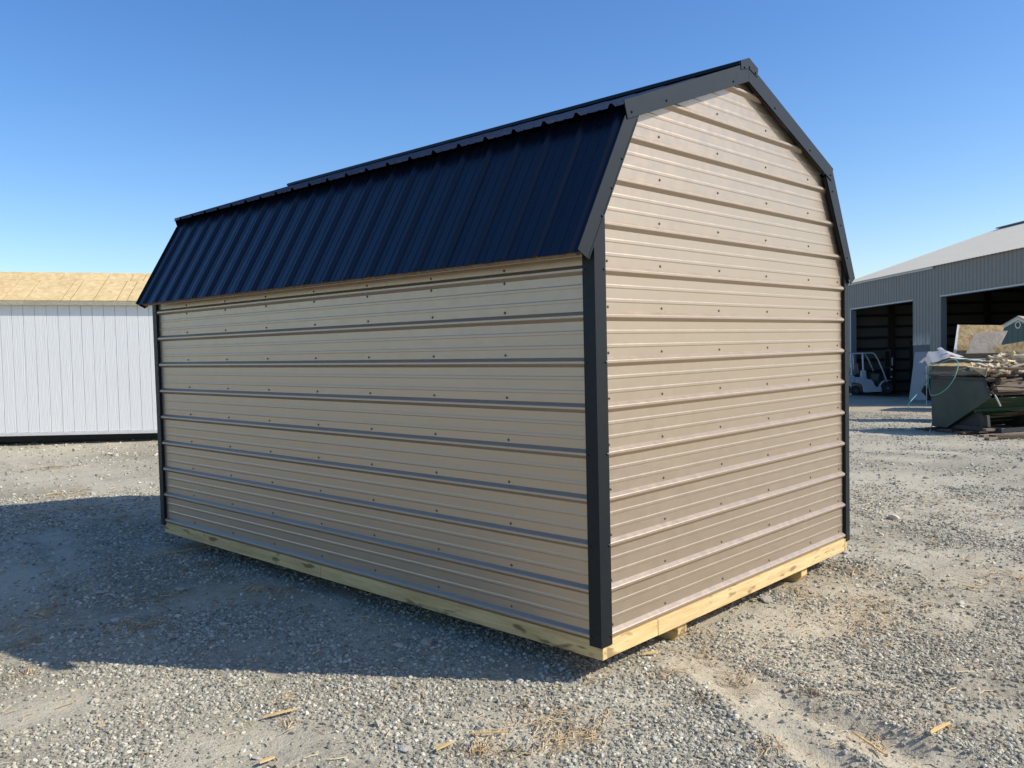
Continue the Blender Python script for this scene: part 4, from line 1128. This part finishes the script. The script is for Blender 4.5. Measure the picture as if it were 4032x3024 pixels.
tag(o, 'scrap of clear plastic film hanging below the torn wrap flap', 'plastic film')
o = MB().ribbon([at(*z7(225, 1030), hd + .2), at(*z7(260, 1060), hd + .2), at(*z7(300, 1125), hd + .2)], [UPV * .08 + RIGHT * .03, UPV * .12, UPV * .05]).build('black_film', M['vinyl'], None, smooth=True, thick=0.01)
tag(o, 'black plastic bag corner hanging behind the left edge of the hopper', 'plastic bag')
# straps
def smooth_path(pts, n_=8):
    P = [np.array(p, float) for p in pts]; out = []
    for i in range(len(P) - 1):
        p0, p1, p2, p3 = P[max(i - 1, 0)], P[i], P[i + 1], P[min(i + 2, len(P) - 1)]
        for j in range(n_):
            t = j / n_
            out.append(0.5 * ((2 * p1) + (-p0 + p2) * t + (2 * p0 - 5 * p1 + 4 * p2 - p3) * t * t + (-p0 + 3 * p1 - 3 * p2 + p3) * t ** 3))
    return out + [P[-1]]
def strap(pts, m, label, r=0.010):
    o = MB().tube(smooth_path(pts), r, 5).build('plastic_strap', m, None, smooth=True); return tag(o, label, 'strap', 'plastic straps trailing off the hopper')
off = -0.10
strap([at(*z7(x, y), hd + off - 1.6 * q) for x, y, q in ((300, 760, 0), (400, 765, .05), (520, 722, .2), (585, 730, .35), (608, 775, .5), (595, 840, .6), (560, 930, .65), (490, 1030, .6), (400, 1090, .5), (320, 1105, .35), (300, 1060, .2), (288, 960, .05), (285, 860, .0), (292, 790, 0))], M['strap'], 'big green plastic strap loop hanging down over the hopper side plate')
strap([at(*z7(x, y), hd + off - 1.6 * q) for x, y, q in ((400, 770, .0), (340, 850, 0), (285, 930, 0), (230, 1010, .1), (150, 1110, .3), (80, 1190, .45), (76, 1240, .45))], M['strap'], 'green strap running from the heap down to the left in the air')
strap([at(*z7(x, y), hd + .1) for x, y in ((520, 722), (640, 718), (760, 716), (900, 716))], M['strap'], 'straight green strap lying across the white trim strip')
strap([at(*z7(x, y), hd + off) for x, y in ((262, 790), (266, 900), (268, 1050), (267, 1230))], M['strap_pale'], 'thin pale strap hanging straight down left of the hopper', 0.006)
pg = gnd(*z7(303, 1507))
strap([at(*z7(318, 1260), hd), at(*z7(326, 1350), hd), at(*z7(322, 1430), hd - 0.03), pg + UPV * .04, pg + UPV * .012], M['strap_pale'], 'pale strap end trailing to the gravel at the rear corner of the hopper', 0.008)
strap([gnd(*z7(110, 1455)) + UPV * .015, gnd(*z7(180, 1466)) + UPV * .02, gnd(*z7(260, 1480)) + UPV * .015, gnd(*z7(360, 1500)) + UPV * .015], M['strap'], 'green strap lying on the gravel left of the hopper', 0.008)
strap([at(*z4(1520, 985), hd + .0), at(*z4(1640, 900), hd + .05), at(*z4(1760, 815), hd + .1)], M['strap_pale'], 'pale strap stretched over the upright board at the heap crest', 0.008)
# white tube on the chute
o = MB().tube([at(*z5(1120, 590), hd - 1.59), at(*z5(1145, 635), hd - 1.62), at(*z5(1240, 825), hd - 1.57)], [.009, .017, .017], 8).build('white_tube', M['wrap'], None, smooth=True); tag(o, 'bright white tube sticking down in front of the green chute', 'tube')
quad_sheet('splintered_board', [at(*z5(1040, 520), hd - 1.56), at(*z5(1120, 470), hd - 1.46), at(*z5(1240, 555), hd - 1.38), at(*z5(1300, 650), hd - 1.33), at(*z5(1180, 560), hd - 1.43), at(*z5(1090, 585), hd - 1.54)], .012, M['drift'], 'splintered grey board scrap hanging over the chute lip', 'board')

# ================================================================== bin of boards behind the hopper
bd = 22.0
BC = at(3880, 1420, bd)
bin_u = RIGHT.copy(); bin_u[2] = 0; bin_u = bin_u / np.linalg.norm(bin_u); bin_u = bin_u - 0.08 * FWD; bin_u[2] = 0; bin_u /= np.linalg.norm(bin_u)
bin_v = np.array((-bin_u[1], bin_u[0], 0.0)); bin_v *= 1 if np.dot(bin_v, FWD) > 0 else -1
BL = at(z4(800, 830)[0], z4(800, 830)[1], bd); bg_ = gz(BL[0], BL[1])
BINR = thing('wood_bin', 'low brown plank-sided scrap bin behind the green hopper', 'bin', (BL[0], BL[1], bg_))
Lb, Db = 3.2, 1.3
top = BL[2]
def bq(s, t, z): return np.array((BL[0], BL[1], 0)) + bin_u * s + bin_v * t + UPV * z
nb = 5; hb = (top - bg_ - .1) / nb
for i in range(nb):
    z0_ = bg_ + .1 + i * hb
    for t in (0.0, Db):
        MB().obox(bq(Lb / 2, t, z0_ + hb / 2), bin_u * Lb / 2, bin_v * .02, UPV * (hb / 2 - .006)).build('side_plank', M['old'], BINR, bevel=0.004)
    for s in (0.03, Lb - .03):
        MB().obox(bq(s, Db / 2, z0_ + hb / 2), bin_u * .02, bin_v * (Db / 2 - .025), UPV * (hb / 2 - .006)).build('end_plank', M['old'], BINR, bevel=0.004)
for s in (0.1, Lb - .1):
    for t in (0.07, Db - .07):
        MB().obox(bq(s, t, (top + bg_) / 2 - .02), bin_u * .045, bin_v * .045, UPV * ((top - bg_) / 2)).build('post', M['old'], BINR)
MB().obox(bq(Lb / 2, Db / 2, bg_ + .12), bin_u * (Lb / 2 - .08), bin_v * (Db / 2 - .08), UPV * .03).build('floor', M['old'], BINR)
# sheets standing in the bin, leaning back
def bin_sheet(corners, dep_top, dep_bot, th, m, name, label):
    (a, b, c, e) = corners     # top-left, top-right, bottom-right, bottom-left in picture order
    pts = [at(*a, dep_top), at(*b, dep_top), at(*c, dep_bot), at(*e, dep_bot)]
    # run on down to the bin floor
    for i, j in ((3, 0), (2, 1)):
        dv = pts[i] - pts[j]; pts[i] = pts[i] + dv * max(0, (pts[i][2] - (bg_ + .16)) / -dv[2])
    nrm = np.cross(pts[1] - pts[0], pts[3] - pts[0]); nrm /= np.linalg.norm(nrm)
    if np.dot(nrm, FWD) < 0: nrm = -nrm
    return tag(MB().prism(pts, nrm * th).build(name, m), label, 'board')
bin_sheet((z4(880, 250), z4(1810, 258), z4(1740, 830), z4(800, 820)), bd + .95, bd + .75, .03, M['osb'], 'strand_board_sheet', 'large tan strand board sheet standing in the bin, largest of three')
quad_sheet('edge_strip', [at(*z4(873, 248), bd + .93), at(*z4(905, 250), bd + .93), at(*z4(846, 822), bd + .73), at(*z4(792, 822), bd + .73)], .012, M['white_edge'], 'white trim strip along the left edge of the large strand board', 'trim strip')
bin_sheet((z4(1222, 415), z4(1890, 368), z4(1650, 825), z4(1045, 810)), bd + .62, bd + .45, .02, M['osb_grey'], 'grey_board_sheet', 'grey tilted board sheet leaning in front of the large strand board')
bin_sheet((z4(1612, 685), z4(2330, 560), z4(2330, 830), z4(1640, 815)), bd + .30, bd + .29, .02, M['osb'], 'strand_board_strip', 'low slanting strand board strip at the right of the bin')

# ================================================================== small green gabled shed behind the boards
gd = 27.0
GP = at(4008, 1247, gd)                                                   # gable peak
gu = RIGHT.copy(); gu[2] = 0; gu /= np.linalg.norm(gu); gu = gu - 0.80 * np.array((FWD[0], FWD[1], 0)); gu /= np.linalg.norm(gu)
gv = np.array((-gu[1], gu[0], 0.0)); gv *= 1 if np.dot(gv, FWD) > 0 else -1
ggz = gz(GP[0], GP[1])
GS = thing('green_shed', 'small dark green gabled shed with cream trim and an octagonal window', 'shed', (GP[0], GP[1], ggz))
def gp(s, t, z): return np.array((GP[0], GP[1], ggz)) + gu * s + gv * t + UPV * z
gh = GP[2] - ggz; hw = 1.05; rs = 0.62                                      # half width, rise per metre
ev = gh - hw * rs
nb_ = 14
for i in range(nb_):
    a = -hw + 2 * hw * i / nb_; b = -hw + 2 * hw * (i + 1) / nb_
    za, zb2 = gh - .06 - abs(a) * rs, gh - .06 - abs(b) * rs
    MB().prism([gp(a + .003, 0, .1), gp(b - .003, 0, .1), gp(b - .003, 0, zb2), gp(a + .003, 0, za)], gv * .02).build('siding_board', M['play'], GS)
MB().prism([gp(-hw, .021, .1), gp(hw, .021, .1), gp(hw, .021, ev - .06), gp(0, .021, gh - .08), gp(-hw, .021, ev - .06)], gv * 2.4).build('wall', M['play'], GS)
for sg in (-1, 1):
    MB().prism([gp(0, -.03, gh), gp(sg * (hw + .12), -.03, gh - (hw + .12) * rs), gp(sg * (hw + .12), -.03, gh - (hw + .12) * rs - .11), gp(0, -.03, gh - .11)], gv * .028).build('rake_board', M['play_trim'], GS)
    MB().prism([gp(0, -.05, gh + .001), gp(sg * (hw + .14), -.05, gh - (hw + .14) * rs + .001), gp(sg * (hw + .14), -.05, gh - (hw + .14) * rs + .03), gp(0, -.05, gh + .03)], gv * 2.5).build('roof', M['osb_grey'], GS)
    MB().obox(gp(sg * (hw - .04), -.012, (ev + .1) / 2), gu * .045, gv * .012, UPV * (ev / 2 - .12)).build('corner_board', M['play_trim'], GS)
wc = at(z4(2087, 252)[0], z4(2087, 252)[1], gd)
ws = float(np.dot(wc - GP, gu)); wz = wc[2] - ggz
fr = MB()
for i in range(8):
    a0, a1 = R(22.5 + 45 * i), R(22.5 + 45 * (i + 1))
    pr_ = [gp(ws + .085 * math.cos(q_) * w_, -.012, wz + .125 * math.sin(q_) * w_) for q_, w_ in ((a0, 1.0), (a1, 1.0), (a1, .66), (a0, .66))]
    fr.prism(pr_, gv * .012)
wf = fr.build('window', M['play_trim'], GS)
MB().prism([gp(ws + .058 * math.cos(R(22.5 + 45 * i)), -.004, wz + .085 * math.sin(R(22.5 + 45 * i))) for i in range(8)], gv * .003).build('pane', M['glass'], wf)

# ================================================================== small things on the ground
# larger stones
def rock_mesh(seed, flat=0.6):
    bm = bmesh.new(); bmesh.ops.create_icosphere(bm, subdivisions=2, radius=1.0)
    rr = np.random.default_rng(seed)
    dirs = rr.normal(size=(13, 3)); dirs /= np.linalg.norm(dirs, axis=1)[:, None]; cut = rr.uniform(.42, .78, 13)
    for vv in bm.verts:
        p = np.array(vv.co)
        for d_, c_ in zip(dirs, cut):
            e = np.dot(p, d_) - c_
            if e > 0: p = p - d_ * e
        vv.co = p * (1, .8, flat) + rr.normal(0, .02, 3)
    me_ = bpy.data.meshes.new('stone'); bm.to_mesh(me_); bm.free(); me_.materials.append(M['bigstone']); return me_
ROCKS = [rock_mesh(s, f) for s, f in ((1, .6), (2, .5), (3, .7), (4, .35))]
def rock(px, py, size, kind, label, group=None):
    p = gnd(px, py); o = bpy.data.objects.new('stone', ROCKS[kind]); COL.objects.link(o)
    o.location = (p[0], p[1], p[2] + size * .14); o.scale = (size, size, size)
    o.rotation_euler = (random.uniform(-.2, .2), random.uniform(-.2, .2), random.uniform(0, 6.28)); tag(o, label, 'stone', group)
random.seed(5)
rock(1680, 2537, .055, 2, 'rounded pale stone in the shade below the long wall, near the front corner')
rock(1572, 2545, .05, 1, 'flat pale stone in the shade just left of the rounded one')
rock(889, 2462, .048, 1, 'light grey flat stone alone in the middle of the shadow')
rock(720, 2325, .075, 3, 'broad flat stone slab in the shadow, left of the long wall')
rock(395, 2335, .055, 3, 'flat bluish stone in the shadow near the left edge')
rock(455, 2446, .05, 1, 'grey stone beside a straw clump in the shadow')
rock(1490, 2858, .04, 0, 'pale stone with a dark shadow at lower middle of the foreground')
rock(369, 2766, .036, 0, 'pale stone on the dusty patch at lower left')
rock(3022, 2368, .075, 3, 'flat white stone lying below the gable wall by the skids')
rock(3518, 2043, .085, 2, 'large white lump of stone right of the shed corner trim')
rock(3478, 2078, .06, 3, 'flat white stone just beside the large lump at right')
rock(1640, 2800, .042, 1, 'white flat stone among coarse gravel left of the straw clumps')
rock(2210, 2770, .03, 0, 'small white stone on the dusty ground in front of the corner')
rock(2045, 2686, .032, 2, 'pale round stone at the edge of the shadow')
rock(1600, 2955, .045, 3, 'long pale stone slab near the bottom edge')
rock(180, 2620, .032, 2, 'grey round stone at the tip of the roof shadow')
rock(3930, 2072, .06, 3, 'flat pale stone at the right edge, level with the shed corner')
grk = 'loose pale stones about the yard'; lrk = 'loose pale fist-sized stone half sunk in the gravel'
for px, py, sz in ((300, 1775, .09), (430, 1790, .10), (455, 1795, .08), (980, 2600, .03), (1250, 2640, .025), (3085, 2845, .025), (3700, 2860, .03), (1010, 2990, .026), (3330, 2180, .04), (3780, 2380, .04), (1150, 2500, .035), (620, 2560, .03)):
    rock(px, py, sz, random.randrange(4), lrk, grk)
# wood splinters
def splinter(px, py, qx, qy, w, label):
    a = gnd(px, py) + UPV * .018; b = gnd(qx, qy) + UPV * .018; d = b - a; L_ = np.linalg.norm(d); x = d / L_; y = np.cross(UPV, x); w = w * .6
    poly = [a - y * w * .4, a + d * .45 - y * w * .5, a + d * .93 - y * w * .42, b - y * w * .1, a + d * .88 + y * w * .1, a + d * .80 + y * w * .45, a + d * .3 + y * w * .5, a + d * .06 + y * w * .2]
    o = MB().prism(poly, UPV * .006).build('wood_splinter', M['splinter']); tag(o, label, 'wood splinter')
splinter(1035, 2840, 1170, 2806, .030, 'long orange-tan wood splinter at lower left foreground')
splinter(1020, 3022, 1082, 2998, .035, 'pale wood chip cut off by the bottom edge at left')
splinter(2527, 2590, 2600, 2578, .035, 'pale wood chip on the gravel right of the front corner')
splinter(1715, 2972, 1782, 2938, .028, 'pale wood sliver near the bottom middle')
splinter(3640, 2130, 3690, 2150, .02, 'thin dark twig of wood right of the gable')
splinter(3360, 2900, 3490, 2992, .02, 'weathered thin lath on the lower right ground')
splinter(3660, 2905, 3740, 2860, .03, 'forked pale splinter at lower right')
splinter(1850, 2905, 2000, 2900, .014, 'thin straight straw-coloured lath in front of the straw clumps')
splinter(600, 2195, 900, 2178 - 28, .03, 'long dark stick in the shadow near the far end of the long wall')
splinter(3790, 2315, 3860, 2330, .03, 'dark wood strip on the gravel at the right edge')

# straw: loose clumps and strewn fibres, one stuff object
vs = []; fs = []; tones = []
rs_ = np.random.default_rng(3)
def blade(p, ang, L_, w, lift, tone):
    dx, dy = math.cos(ang), math.sin(ang); b = len(vs)
    bend = rs_.uniform(-.3, .3) * L_
    m_ = (p[0] + dx * L_ * .5 - dy * bend, p[1] + dy * L_ * .5 + dx * bend); e_ = (p[0] + dx * L_, p[1] + dy * L_)
    z0_ = gz2(p[0], p[1]) + .006; z1_ = z0_ + lift; z2_ = z0_ + lift * .4
    for (x, y, z) in ((p[0], p[1], z0_), (m_[0], m_[1], z1_), (e_[0], e_[1], z2_)):
        vs.append((x + dy * w, y - dx * w, z)); vs.append((x - dy * w, y + dx * w, z + w))
    fs.append((b, b + 1, b + 3, b + 2)); fs.append((b + 2, b + 3, b + 5, b + 4)); tones.extend([tone] * 6)
def gz2(x, y): return gz(x, y)
for p, r, k in STRAW_W:
    big = np.hypot(p[0] - CAM[0], p[1] - CAM[1]) / 4.5
    base = rs_.uniform(0, 3.14)
    for i in range(int(k * .9)):
        rr = r * rs_.normal(0, .75); a_ = rs_.uniform(0, 6.28)
        blade((p[0] + rr * math.cos(a_), p[1] + rr * math.sin(a_) * .7), base + rs_.normal(0, .9), rs_.uniform(.03, .11) * min(1.6, max(1, big)), rs_.uniform(.0008, .0020) * max(1, big), rs_.uniform(.0, .022), rs_.beta(1.6, 1.6))
for i in range(3800):
    ang = rs_.uniform(-.65, .65); rad = math.sqrt(rs_.uniform(2.6 ** 2, 11 ** 2))
    x = CAM[0] + rad * math.sin(YAW + ang); y = CAM[1] + rad * math.cos(YAW + ang)
    if 0.1 < x < 2.9 and .3 < y < 4.8: continue
    blade((x, y), rs_.uniform(0, 6.28), rs_.uniform(.02, .07) * (1 + rad / 12), rs_.uniform(.0008, .002) * (1 + rad / 8), rs_.uniform(0, .008), rs_.beta(2, 1.5))
me = bpy.data.meshes.new('straw'); me.from_pydata(vs, [], fs)
ta = me.attributes.new('tone', 'FLOAT', 'POINT'); ta.data.foreach_set('value', np.array(tones, np.float32))
me.materials.append(M['straw'])
st = bpy.data.objects.new('straw', me); COL.objects.link(st)
tag(st, 'tan straw and wood fibres strewn in clumps over the gravel', 'straw', kind='stuff')
